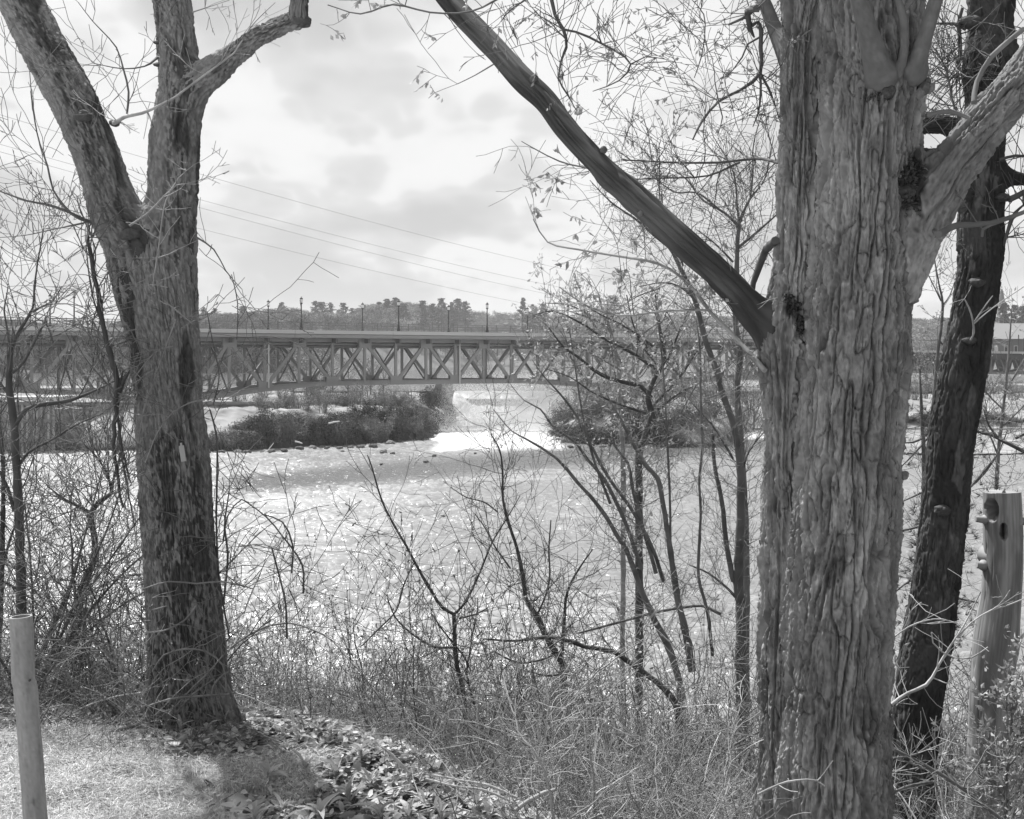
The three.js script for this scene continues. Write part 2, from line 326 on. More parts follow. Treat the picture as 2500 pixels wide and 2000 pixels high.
function stone(px, py, wpx, k, label, turn = 0) {
  const d = F * EYE / (py - HY), s = wpx / 2 * d / F;
  const o = shadows(new THREE.Mesh(stones[k], PLAIN)); o.name = numbered('river_rock'); o.position.copy(at(px, py, d)); o.position.y = s * 0.12; o.rotation.y = turn; o.scale.setScalar(s); scene.add(o);
  tag(o, label, 'rock', 'rocks in the river by the islands');
}
stone(936, 1105, 22, 0, 'larger grey rock awash off the island shore, left of its partner', 0.4);
stone(958, 1107, 15, 1, 'smaller grey rock touching the right side of a larger one off the island', 2);
stone(1041, 1129, 16, 2, 'dark rock alone in the smooth tongue of water', 1);
stone(1060, 1114, 13, 2, 'low dark rock at the lower edge of the white chute', 3);
stone(1075, 1048, 26, 2, 'dark rock at the right tip of the left island', 5);
stone(930, 1134, 10, 2, 'little dark rock breaking the smooth water left of the bigger ones', 4);
stone(836, 1103, 12, 2, 'dark rock in the shallows under the island bushes', 2.2);
stone(878, 1092, 14, 1, 'pale rock on the gravel edge of the left island', 2.8);
stone(1394, 1092, 16, 2, 'dark rock at the foot of the right island', 0.8);
const RANK = ['first', 'second', 'third', 'fourth', 'fifth', 'sixth', 'seventh', 'eighth', 'ninth', 'tenth', 'eleventh', 'twelfth', 'thirteenth', 'fourteenth', 'fifteenth', 'sixteenth', 'seventeenth'];
R = rng(33);
for (let k = 0; k < 17; k++) { const px = 482 + k * 31 + rr(-8, 8); stone(px, lerp(1105, 1094, ss(640, 760, px)) - 22 * ss(860, 1040, px) + rr(-1, 2), rr(10, 26), k % 3 ? 2 : 0, `dark rock at the waterline of the left island, ${RANK[k]} from the left`, k); }
for (let k = 0; k < 9; k++) { const px = 1378 + k * 30 + rr(-8, 8); stone(px, 1080 + 10 * ss(1360, 1480, px) + rr(-1, 2), rr(10, 24), k % 3 ? 2 : 0, `dark rock at the waterline of the right island, ${RANK[k]} from the left`, k); }
stone(1160, 1107, 8, 2, 'tiny dark rock in the middle of the current below the chute', 1.8);
// ---------------------------------------------------------------- the road bridge
const brX = -54.5, brD = 158, ux = 0.8228, ud = 0.5691, nX = -0.5691, nD = 0.8228;
const bp = (s, off, rel) => V(brX + ux * s + nX * off, EYE + rel, -(brD + ud * s + nD * off));
const PANEL = 5.14, S0 = 0.3;
const chordY = (s) => -3.55 - 1.75 * Math.exp(-Math.pow((s - 10.6) / 13.5, 2)) - 0.35 * Math.exp(-Math.pow((s - 20) / 9, 2)) - 1.2 * Math.exp(-Math.pow((s - 92) / 14, 2));
{
  const t = thing('road_bridge', 'long grey steel truss road bridge crossing above the dam', 'bridge');
  const STEEL = mat(0.24, 0.5), DARK = mat(0.12, 0.6), CONC = mat(0.46, 0.9), PALE = mat(0.6, 0.6);
  const piece = (name, m, fn) => { const b = new MB(); fn(b); return b.build(name, m, t); };
  const A = -32, B = 150;
  for (let s = A; s < B; s += 15.4) {                                  // deck in its poured lengths
    const e = Math.min(B, s + 15.36);
    piece('deck_slab', CONC, (b) => { b.bar(bp(s, 5.2, 3.5), bp(e, 5.2, 3.5), 11.6, 0.3, 1); b.bar(bp(s, -0.35, 3.75), bp(e, -0.35, 3.75), 0.4, 0.2, 1); b.bar(bp(s, 10.75, 3.75), bp(e, 10.75, 3.75), 0.4, 0.2, 1); });
    for (const off of [-0.42, 10.82]) piece('edge_girder', STEEL, (b) => { b.bar(bp(s, off, 3.02), bp(e, off, 3.02), 0.16, 0.5, 1); b.bar(bp(s, off, 2.8), bp(e, off, 2.8), 0.34, 0.06, 1); });
  }
  for (const off of [1.6, 8.8]) {
    const top = 2.5, m = STEEL;
    for (let k = -6; k < 29; k++) {
      const s = S0 + k * PANEL, e = s + PANEL, up = ((k % 2) + 2) % 2 === 0;
      piece('upper_chord', m, (b) => { b.bar(bp(s, off, top), bp(e, off, top), 0.5, 0.5, 1); });
      piece('lower_chord', m, (b) => { b.bar(bp(s, off, chordY(s) - 0.05), bp(e, off, chordY(e) - 0.05), 0.6, 0.62, 1); b.bar(bp(s, off, chordY(s) + 0.28), bp(e, off, chordY(e) + 0.28), 0.78, 0.05, 1); });
      piece('vertical_post', m, (b) => { const w = 0.26; b.bar(bp(s, off, chordY(s)), bp(s, off, top), 0.3, w, 1, V(ux, 0, -ud)); b.bar(bp(s, off - 0.2, chordY(s)), bp(s, off - 0.2, top), 0.05, w + 0.12, 1, V(ux, 0, -ud)); });
      piece('diagonal_brace', m, (b) => { const p = up ? bp(s, off, top - 0.2) : bp(s, off, chordY(s)), q = up ? bp(e, off, chordY(e)) : bp(e, off, top - 0.2); b.bar(p, q, 0.36, 0.36, 1); b.bar(p.clone().add(V(-nX * 0.23, 0, nD * 0.23)), q.clone().add(V(-nX * 0.23, 0, nD * 0.23)), 0.05, 0.44, 1); });
      piece('gusset_plate', m, (b) => {
        for (const g of [-0.31, 0.31]) {
          if (up) b.bar(bp(s - 1.0, off + g, top - 0.42), bp(s + 1.0, off + g, top - 0.42), 0.05, 1.25, 1);
          else b.bar(bp(s - 1.0, off + g, chordY(s) + 0.3), bp(s + 1.0, off + g, chordY(s) + 0.3), 0.05, 1.3, 1);
        }
      });
    }
  }
  for (let k = -6; k < 29; k++) {                                      // floor beams, sway rods between the trusses
    const s = S0 + k * PANEL;
    piece('floor_beam', DARK, (b) => { b.bar(bp(s, 0.1, 2.55), bp(s, 10.3, 2.55), 0.3, 0.9, 1); });
    piece('sway_rod', DARK, (b) => { const y = chordY(s) + 0.3; b.bar(bp(s, 1.9, y), bp(s, 8.5, 1.9), 0.16, 0.16, 1); b.bar(bp(s, 1.9, 1.9), bp(s, 8.5, y), 0.16, 0.16, 1); b.bar(bp(s, 1.9, y), bp(s, 8.5, y), 0.3, 0.3, 1); });
  }
  for (let k = 0; k < 6; k++) piece('stringer', DARK, (b) => b.bar(bp(A, 2.3 + k * 1.2, 2.95), bp(B, 2.3 + k * 1.2, 2.95), 0.25, 0.6, 1));
  piece('utility_pipe', PALE, (b) => { const p = [], r = []; for (let s = A; s <= B; s += 3) { p.push(bp(s, 3.2, 1.95)); r.push(0.16); } b.tube(p, r, 10, 1); });
  piece('utility_pipe', DARK, (b) => { const p = [], r = []; for (let s = A; s <= B; s += 3) { p.push(bp(s, 2.5, 1.62)); r.push(0.2); } b.tube(p, r, 10, 1); });
  for (const s of [26.4, 57.4]) piece('drain_pipe', PALE, (b) => b.tube([bp(s, 1.1, 3.2), bp(s, 1.1, -4.1)], [0.11, 0.11], 8, 1));
  for (const off of [-0.35, 10.75]) {
    const rail = mat(0.16, 0.6);
    for (const y of [4.9, 4.55, 4.12]) piece('rail', rail, (b) => b.bar(bp(A, off, y), bp(B, off, y), 0.07, 0.07, 1));
    for (let s = A; s < B; s += 2.57) piece('rail_post', rail, (b) => b.bar(bp(s, off, 3.95), bp(s, off, 4.98), 0.11, 0.11, 1, V(1, 0, 0)));
    const b = new MB(); for (let s = A; s < B; s += 0.2) b.bar(bp(s, off, 4.12), bp(s, off, 4.88), 0.03, 0.03, 1, V(1, 0, 0));
    b.build('baluster', rail, t, 'stuff');
  }
  for (const s of [10.6, 92]) {                                        // piers of coursed stone
    const p = new THREE.Group(); p.name = 'pier'; t.add(p);
    R = rng(40 + s);
    for (let row = 0; row < 9; row++) {
      const y0 = -11 + row * 0.62;
      for (let k = 0; k < 5; k++) { const b = new MB(), w = 11 / 5, o = -0.6 + k * w + (row % 2 ? 0.5 : 0); b.bar(bp(s, o, y0 + 0.3), bp(s, o + w - 0.05, y0 + 0.3), 2.3 + rr(-0.1, 0.1), 0.58, rr(0.2, 0.34)); b.build('stone_block', PLAIN, p); }
    }
    const b = new MB(); b.bar(bp(s, -1, -5.75), bp(s, 11.4, -5.75), 2.8, 0.5, 0.36); b.build('pier_cap', PLAIN, p);
  }
}
// street lamps along both railings
{
  const proto = thing('street_lamp', '', 'street lamp');
  const iron = mat(0.035, 0.5), glass = new THREE.MeshPhysicalMaterial({ color: grey(0.8), roughness: 0.4, transmission: 0.3, thickness: 0 });
  const lathe = (name, pts, m) => { const o = shadows(new THREE.Mesh(new THREE.LatheGeometry(pts.map(([r, y]) => new THREE.Vector2(r, y)), 12), m)); o.name = name; proto.add(o); };
  lathe('base', [[0.26, 0], [0.26, 0.25], [0.18, 0.4], [0.14, 0.8], [0.1, 0.95]], iron);
  lathe('post', [[0.1, 0.95], [0.075, 3.5]], iron);
  lathe('collar', [[0.08, 3.5], [0.2, 3.62], [0.2, 3.7], [0.13, 3.72]], iron);
  lathe('lantern', [[0.13, 3.72], [0.2, 3.86], [0.21, 4.1], [0.17, 4.22]], glass);
  lathe('lantern_cap', [[0.24, 4.2], [0.22, 4.3], [0.13, 4.42], [0.04, 4.48], [0.02, 4.62], [0, 4.64]], iron);
  const ord = ['first', 'second', 'third', 'fourth', 'fifth', 'sixth', 'seventh', 'eighth', 'ninth'];
  let first = true;
  for (const [off, name, from, n] of [[-0.35, 'nearer', -0.2, 6], [10.75, 'farther', -0.2, 7]]) for (let k = 0; k < n; k++) {
    const o = first ? proto : proto.clone(); if (!first) { o.name = numbered('street_lamp'); scene.add(o); } first = false;
    o.position.copy(bp(from + k * 15.4, off, 3.9));
    tag(o, `slim dark street lamp by the ${name} railing, ${ord[k]} from the left on that side`, 'street lamp', 'street lamps on the bridge');
  }
}
// power lines
[['topmost', -100, 281, 1700, 722], ['second', -100, 355, 1700, 762], ['third', -100, 373, 1700, 786], ['lowest', -100, 437, 1700, 812]].forEach(([w, x0, y0, x1, y1], k) => {
  const a = at(x0, y0, 150), b = at(x1, y1, 470 + k * 8), p = [], r = [];
  for (let i = 0; i <= 40; i++) { const f = i / 40, q = V().lerpVectors(a, b, f); q.y -= 4 * f * (1 - f) * 3.2 - 1.5; p.push(q); r.push(0.028 + 0.012 * f); }
  const m = new MB(); m.tube(p, r, 5, 0.3); tag(m.build('power_line', PLAIN), `${w} of the four thin power lines slanting down across the sky`, 'power line', 'power lines across the sky');
});
// dam abutment, walls, wharf of sheet piles
{
  R = rng(5);
  const t = thing('stone_abutment', 'pale stone abutment at the left end of the waterfall', 'abutment', V(-11.6, 0, -DAM + 3));
  for (let row = 0; row < 11; row++) for (let k = 0; k < 4; k++) { const b = new MB(), w = 3.4 - row * 0.08; b.box(-w / 2 + k * w / 4, -w / 2 + (k + 1) * w / 4 - 0.04, row * 0.6, row * 0.6 + 0.57, -3, 2.4 - row * 0.1 + rr(-0.1, 0.1), rr(0.18, 0.36)); b.build('stone_block', PLAIN, t); }
  const b = new MB(); b.bar(V(-3.4, 0.2, 1), V(-1.2, 6.2, 1), 1.6, 0.8, 0.2); b.build('buttress', PLAIN, t);
}
for (const [label, x0, x1, d, y0, y1, tone] of [
  ['long low grey canal wall just beneath the bridge trusses at the left', -72, -33, 168, 1.6, 4.35, 0.22],
  ['paler grey canal wall in front of the higher one at the left', -66, -34, 160, 1.0, 2.95, 0.3],
]) {
  R = rng(x1 * -9);
  const t = thing('canal_wall', label, 'wall', V((x0 + x1) / 2, 0, -d), 'canal walls on the far bank');
  const n = Math.round((x1 - x0) / 3), w = (x1 - x0) / n;
  for (let row = 0; row < 3; row++) for (let k = 0; k < n; k++) { const b = new MB(), h = (y1 - y0) / 3; b.box(x0 + k * w - (x0 + x1) / 2, x0 + (k + 1) * w - 0.05 - (x0 + x1) / 2, y0 + row * h, y0 + (row + 1) * h - 0.05, -0.6, 0.3 + rr(-0.04, 0.04), tone * rr(0.8, 1.15)); b.build('wall_block', PLAIN, t); }
  const b = new MB(); b.box(x0 - (x0 + x1) / 2 - 0.1, x1 - (x0 + x1) / 2 + 0.1, y1, y1 + 0.3, -0.8, 0.45, tone * 1.35); b.build('coping', PLAIN, t);
}
{
  R = rng(15);
  const t = thing('timber_wharf', 'old wharf wall of upright planks at the left edge of the far bank', 'wharf', V(-56, 0, -143));
  for (let k = 0; k < 46; k++) { const b = new MB(), x = -8 + k * 0.27; b.box(x, x + 0.24, -0.8, 5.6 + rr(-0.15, 0.15), -0.12, 0.1 + rr(-0.03, 0.03), rr(0.12, 0.36)); b.build('plank', PLAIN, t); }
  for (const y of [1.0, 3.2, 5.2]) { const b = new MB(); b.box(-8.2, 4.6, y, y + 0.35, 0.13, 0.42, 0.16); b.build('waler', PLAIN, t); }
  const c = new MB(); c.box(-8.4, 4.8, 5.7, 6.1, -8, 0.5, 0.38); c.build('wharf_deck', PLAIN, t);
}
{
  const t = thing('concrete_ramp', 'pale sloping concrete wing wall under the bridge on the left island', 'wall', V(0, 0, 0));
  const b = new MB(), a = at(762, 940, 181), c = at(806, 986, 176); b.bar(a, c, 1.3, 0.9, 0.5); b.build('sloped_cap', PLAIN, t);
  const e = new MB(); e.bar(V(c.x + 0.2, c.y - 0.9, c.z), V(c.x + 0.2, c.y - 0.9, c.z - 3), 1.8, 2.2, 0.1); e.build('end_block', PLAIN, t);
  const g = new MB(); for (let k = 0; k < 6; k++) { const f = k / 6, q = V().lerpVectors(a, c, f + 0.08); g.bar(V(q.x - 0.1, q.y - 0.45, q.z), V(q.x - 0.1, 0.5, q.z), 0.62, 1.0, 0.22, V(0, 0, 1)); } g.build('wall_face', PLAIN, t);
  const s = thing('concrete_slab', 'flat pale concrete slab with a dark edge lying on the left island', 'slab', V(0, 0, 0));
  const m = new MB(); m.bar(at(545, 1012, 166), at(600, 1003, 167), 3.2, 0.34, 0.5); m.build('slab', PLAIN, s);
  const n = new MB(); n.bar(at(574, 1006, 164), at(601, 1003, 164), 0.5, 0.6, 0.05); n.build('slab_edge', PLAIN, s);
}
// across the river at the right: rail trestle, mill building, church
{
  const t = thing('rail_bridge', 'dark rail bridge with a lattice side beyond the leaning tree', 'bridge', V(0, 0, 0));
  const p = (x, y) => at(x, y, 300), add = (name, fn, m) => { const b = new MB(); fn(b); b.build(name, m, t); };
  const st = mat(0.16, 0.6), dk = mat(0.03, 0.7), lt = mat(0.4, 0.7);
  add('deck', (b) => b.bar(p(2150, 857), p(2620, 863), 5, 0.5, 1), lt); add('lower_chord', (b) => b.bar(p(2150, 907), p(2620, 913), 0.5, 0.6, 1), st);
  add('side_girder', (b) => b.bar(p(2150, 868), p(2620, 874), 5, 1.2, 1), dk);
  add('track_beam', (b) => { const o = V(0, 0, -5); b.bar(p(2150, 884).add(o), p(2620, 891).add(o), 0.4, 5, 1); }, dk);
  for (let x = 2168; x < 2600; x += 36) { const k = (x - 2150) * 0.0128; for (const e of [-18, 18]) add('lattice_brace', (b) => b.bar(p(x, 906 + k), p(x + e, 862 + k), 0.3, 0.3, 1), st); add('lattice_post', (b) => b.bar(p(x, 906 + k), p(x, 862 + k), 0.28, 0.28, 1, V(1, 0, 0)), st); }
  [[2430, 'left'], [2472, 'right']].forEach(([x, w]) => { const o = thing('marker_board', `small white pointed board on the rail bridge, the ${w} one of the pair`, 'sign', V(0, 0, 0), 'white boards on the rail bridge'); const b = new MB(); const a = at(x, 896, 298.6), s = 0.42; for (const z of [0, 0.12]) b.tri(V(a.x - s, a.y - 0.7, a.z - z), V(a.x + s, a.y - 0.5, a.z - z), V(a.x, a.y + 1.1, a.z - z), 0.85); b.build('board', PLAIN, o); });

  const h = thing('mill_building', 'grey brick mill building with a long pitched roof beyond the rail bridge', 'building', V(0, 0, 0));
  const q = at(2470, 850, 360), b0 = new MB(); b0.box(q.x - 6, q.x + 16, q.y - 4, q.y + 2.6, q.z - 12, q.z, 0.12); b0.build('wall', PLAIN, h);
  const b1 = new MB(); { const y = q.y + 2.6, A = V(q.x - 7, y, q.z + 0.6), B = V(q.x + 17, y, q.z + 0.6), C = V(q.x + 17, y + 4.6, q.z - 6), D = V(q.x - 7, y + 4.6, q.z - 6), E = V(q.x + 17, y, q.z - 12.6), G = V(q.x - 7, y, q.z - 12.6); b1.quad(A, B, C, D, 0.25); b1.quad(D, C, E, G, 0.25); b1.tri(A, D, G, 0.15); b1.tri(B, E, C, 0.15); } b1.build('roof', PLAIN, h);
  for (let k = 0; k < 7; k++) { const x = q.x - 4.4 + k * 2.8, f = new MB(); f.box(x - 0.55, x + 0.55, q.y - 2.2, q.y + 0.7, q.z, q.z + 0.08, 0.5); const w = f.build('window', PLAIN, h); const g = new MB(); g.box(x - 0.42, x + 0.42, q.y - 2.05, q.y + 0.55, q.z + 0.081, q.z + 0.1, k === 0 ? 0.5 : 0.03); g.build('pane', PLAIN, w); }
  for (const x of [1.4, 2.9]) { const c = new MB(); c.tube([V(q.x + x, q.y - 3, q.z + 1.5), V(q.x + x, q.y + 4.6 - x * 0.6, q.z + 1.5)], [0.16, 0.14], 8, 0.04); c.build('stack', PLAIN, h); }

  const c = thing('church', 'distant church whose thin spire stands above the trees at the right', 'church', V(0, 0, 0));
  const z = at(2446, 742, 640), m = new MB(); m.box(z.x - 1.9, z.x + 1.9, z.y - 20, z.y - 1.5, z.z - 1.9, z.z + 1.9, 0.2); m.build('tower', PLAIN, c);
  const sp = shadows(new THREE.Mesh(new THREE.ConeGeometry(2.3, 11, 8), mat(0.14))); sp.name = 'spire'; sp.position.set(z.x, z.y + 4, z.z); c.add(sp);
  const n = new MB(); n.box(z.x - 5, z.x + 5, z.y - 22, z.y - 12, z.z - 20, z.z - 2, 0.3); n.build('nave', PLAIN, c);
  const wl = thing('river_wall', 'low pale stone wall along the far right bank of the river', 'wall', V(0, 0, 0));
  R = rng(3); for (let k = 0; k < 24; k++) { const b = new MB(), x = 34 + k * 2; b.box(x, x + 1.95, -0.5, 0.42 + rr(-0.06, 0.06), -184.5, -183, rr(0.3, 0.55)); b.build('wall_block', PLAIN, wl); }
}
// ---------------------------------------------------------------- far wood, skyline trees, island growth
const rv = () => { const z = rr(-1, 1), a = rr(0, 6.283), s = Math.sqrt(1 - z * z); return V(s * Math.cos(a), z, s * Math.sin(a)); };
function fleck(mb, p, size, t) {                                        // one leaf-clump sized face, turned anyhow
  const a = rv().multiplyScalar(size), b = rv().multiplyScalar(size);
  mb.tri(V(p.x + a.x, p.y + a.y, p.z + a.z), V(p.x + b.x, p.y + b.y, p.z + b.z), V(p.x - (a.x + b.x) * 0.6, p.y - (a.y + b.y) * 0.6, p.z - (a.z + b.z) * 0.6), t);
}
function domeTree(seed, n, tone, fl = 1) {                              // unit height, round or ragged spring crown
  R = rng(seed);
  const trunk = new MB(), crown = new MB(), limbs = [];
  trunk.tube([V(0, -0.1, 0), V(0.01, 0.3, 0), V(-0.01, 0.75, 0.01)], [0.022, 0.017, 0.005], 6, 0.12);
  for (let k = 0; k < 13; k++) { const a = rr(0, 6.28), y = rr(0.08, 0.58), e = V(Math.cos(a) * rr(0.16, 0.32), y + rr(0.06, 0.38), Math.sin(a) * rr(0.16, 0.32)); trunk.tube([V(0, y, 0), V().lerpVectors(V(0, y, 0), e, 0.55).add(V(0, -0.02, 0)), e], [0.011, 0.007, 0.003], 4, 0.13); limbs.push(e); }
  for (let k = 0; k < n; k++) {
    const c = limbs[Math.floor(R() * limbs.length)], q = rv().multiplyScalar(Math.pow(R(), 0.45) * 0.17);
    const p = V(c.x + q.x * 1.15, c.y + q.y * 0.85, c.z + q.z * 1.15);
    fleck(crown, p, rr(0.02, 0.05) * fl, tone * rr(0.7, 1.25));
  }
  return [trunk, crown];
}
function pineTree(seed, n, tone) {                                     // unit height, layered boughs with gaps
  R = rng(seed);
  const trunk = new MB(), crown = new MB();
  trunk.tube([V(0, -0.1, 0), V(0, 0.5, 0), V(0.004, 1, 0)], [0.02, 0.013, 0.002], 6, 0.07);
  const layers = 15;
  for (let l = 0; l < layers; l++) {
    const y = 0.2 + 0.8 * l / layers, reach = (0.27 * Math.pow(1 - l / layers, 0.75) + 0.03) * rr(0.7, 1.25), m = 5;
    for (let k = 0; k < m; k++) {
      const a = rr(0, 6.28), r = reach * rr(0.5, 1.15), e = V(Math.cos(a) * r, y + r * rr(-0.05, 0.3), Math.sin(a) * r);
      trunk.tube([V(0, y, 0), e], [0.006, 0.002], 3, 0.06);
      for (let j = 0; j < n / layers / m; j++) { const f = Math.sqrt(R()), p = V(e.x * f, lerp(y, e.y, f), e.z * f); p.x += rr(-1, 1) * 0.03; p.z += rr(-1, 1) * 0.03; p.y += rr(-0.012, 0.028); fleck(crown, p, rr(0.018, 0.038), tone * rr(0.7, 1.3)); }
    }
  }
  return [trunk, crown];
}
function both([trunk, crown]) { const b = new MB(); for (const m of [trunk, crown]) { const o = b.p.length / 3; for (const v of m.p) b.p.push(v); for (const v of m.n) b.n.push(v); for (const v of m.c) b.c.push(v); for (const v of m.i) b.i.push(v + o); } return b; }
function pair(name, label, cat, [trunk, crown], lm = PLAIN) { const t = thing(name, label, cat); trunk.build('trunk', PLAIN, t); crown.build('crown', lm, t); return t; }
{
  const wood = (seed, tone, label, n, keep) => {
    const g = both(domeTree(seed, 560, tone)).geo(); R = rng(seed * 3);
    scatter('far_wood', label, 'wood', g, PLAIN, Math.round(n * 1.6), (o) => {
      const px = rr(-500, 3000), dd = rr(0, 1), x0 = (px - CX) / F, near = shoreFar(x0 * 600), d = near + 6 + Math.pow(dd, 0.8) * 330, x = x0 * d;
      if (!keep(px, d, dd)) return;
      const y = land(x, d), room = topLine(px) / F * d + EYE - y, h = Math.min(rr(9, 17), Math.max(room, 3) * rr(0.8, 1.0));
      if (h < 4) return;
      o.position.set(x, y - 0.3, -d); o.rotation.y = rr(0, 6.28); o.scale.set(h * rr(0.85, 1.25), h, h * rr(0.85, 1.25)); return rr(0.72, 1.1);
    });
  };
  wood(201, 0.2, 'pale early spring wood covering the hills beyond the bridge', 1000, () => true);
  wood(202, 0.13, 'darker bare wood mixed among the pale trees on the hills', 650, () => true);
  wood(203, 0.34, 'trees in bright new leaf along the foot of the far hills', 130, (px, d, k) => k < 0.35 && px > 720);
  const gp = both(pineTree(31, 900, 0.035)).geo(); R = rng(77);
  scatter('dark_wood', 'dark evergreen wood on the shore behind the left half of the bridge', 'wood', gp, PLAIN, 420, (o) => {
    const px = rr(-300, 690), x0 = (px - CX) / F, d = shoreFar(x0 * 600) + 4 + rr(0, 70), x = x0 * d, h = rr(8.5, 13.5); o.position.set(x, land(x, d) - 0.5, -d); o.rotation.y = rr(0, 6.28); o.scale.set(h * 1.5, h, h * 1.5); return rr(0.8, 1.5);
  });
  // pines one can tell apart on the skyline
  const ord = (k) => ['first', 'second', 'third', 'fourth', 'fifth', 'sixth', 'seventh', 'eighth', 'ninth', 'tenth', 'eleventh', 'twelfth', 'thirteenth', 'fourteenth', 'fifteenth', 'sixteenth', 'seventeenth', 'eighteenth', 'nineteenth', 'twentieth', 'twenty-first', 'twenty-second', 'twenty-third', 'twenty-fourth', 'twenty-fifth', 'twenty-sixth', 'twenty-seventh', 'twenty-eighth', 'twenty-ninth', 'thirtieth'][k];
  const protos = [pair('pine_tree', '', 'pine', pineTree(41, 1500, 0.065)), pair('pine_tree', '', 'pine', pineTree(42, 1400, 0.075)), pair('pine_tree', '', 'pine', pineTree(43, 1300, 0.06))];
  let n = 0; R = rng(9);
  const spots = [[498, 751, 22], [524, 754, 20], [590, 747, 26], [688, 738, 24], [770, 737, 26], [787, 733, 28], [806, 740, 24], [838, 734, 30], [858, 748, 24], [886, 742, 30], [925, 734, 26], [948, 731, 30], [966, 726, 30], [984, 740, 26], [1032, 738, 28], [1056, 734, 24], [1078, 729, 24], [1100, 738, 24], [1117, 729, 26], [1136, 732, 24], [1275, 726, 26], [1300, 738, 22], [1326, 742, 20], [1492, 714, 44], [2453, 728, 34], [2478, 731, 36], [2496, 736, 30]];
  for (const [px, py, w] of spots) {
    const o = n < 3 ? protos[n] : protos[n % 3].clone(); if (n >= 3) { o.name = numbered('pine_tree'); scene.add(o); }
    const d = px > 2300 ? rr(500, 560) : rr(800, 930), x = (px - CX) / F * d, y0 = land(x, d), top = EYE - (py - HY) / F * d, h = Math.max(9, Math.min(22, top - y0));
    o.position.set(x, top - h, -d); o.rotation.y = rr(0, 6.28); const s = w / F * d / 0.5 * rr(1.2, 2); o.scale.set(s, h * rr(0.9, 1.06), s);
    tag(o, `dark pine standing out on the far skyline, ${ord(n)} from the left`, 'pine', 'pines on the far skyline'); n++;
  }
  tag(pair('leafing_tree', 'round tree in pale new leaf behind the railing right of the middle lamps', 'tree', domeTree(61, 1500, 0.5)), null, null).position.set(0, 0, 0);
  const lt = scene.children[scene.children.length - 1]; { const d = 560, x = (1214 - CX) / F * d; lt.position.set(x, EYE + 22 / F * d - 2.2, -d); lt.scale.set(17, 9.5, 17); }
}

// ---------------------------------------------------------------- bushes and small trees on the islands
function bushGeo(seed, n, tone, leaf, low = 0) {                       // about 1 m across and high, of many small leaves on stems
  R = rng(seed);
  const stems = new MB(), crown = new MB(), tips = [];
  for (let k = 0; k < 16; k++) { const a = rr(0, 6.28), r = Math.sqrt(R()) * 0.46, e = V(Math.cos(a) * r, rr(0.35, 0.95) * Math.sqrt(Math.max(0.08, 1 - r * r * 3.4)), Math.sin(a) * r); stems.tube([V(e.x * 0.15, -0.1, e.z * 0.15), V(e.x * 0.5, e.y * 0.6, e.z * 0.5), e], [0.012, 0.008, 0.003], 4, 0.12); tips.push(e, V(e.x * 0.75, e.y * 0.7, e.z * 0.75)); if (low) tips.push(V(e.x * 1.05, e.y * 0.35, e.z * 1.05)); }
  for (let k = 0; k < n; k++) { const c = tips[Math.floor(R() * tips.length)], q = rv().multiplyScalar(Math.pow(R(), 0.5) * 0.19); fleck(crown, V(c.x + q.x, Math.max(0, c.y + q.y * 0.8), c.z + q.z), leaf * rr(0.6, 1.3), tone * rr(0.65, 1.35)); }
  return [stems, crown];
}
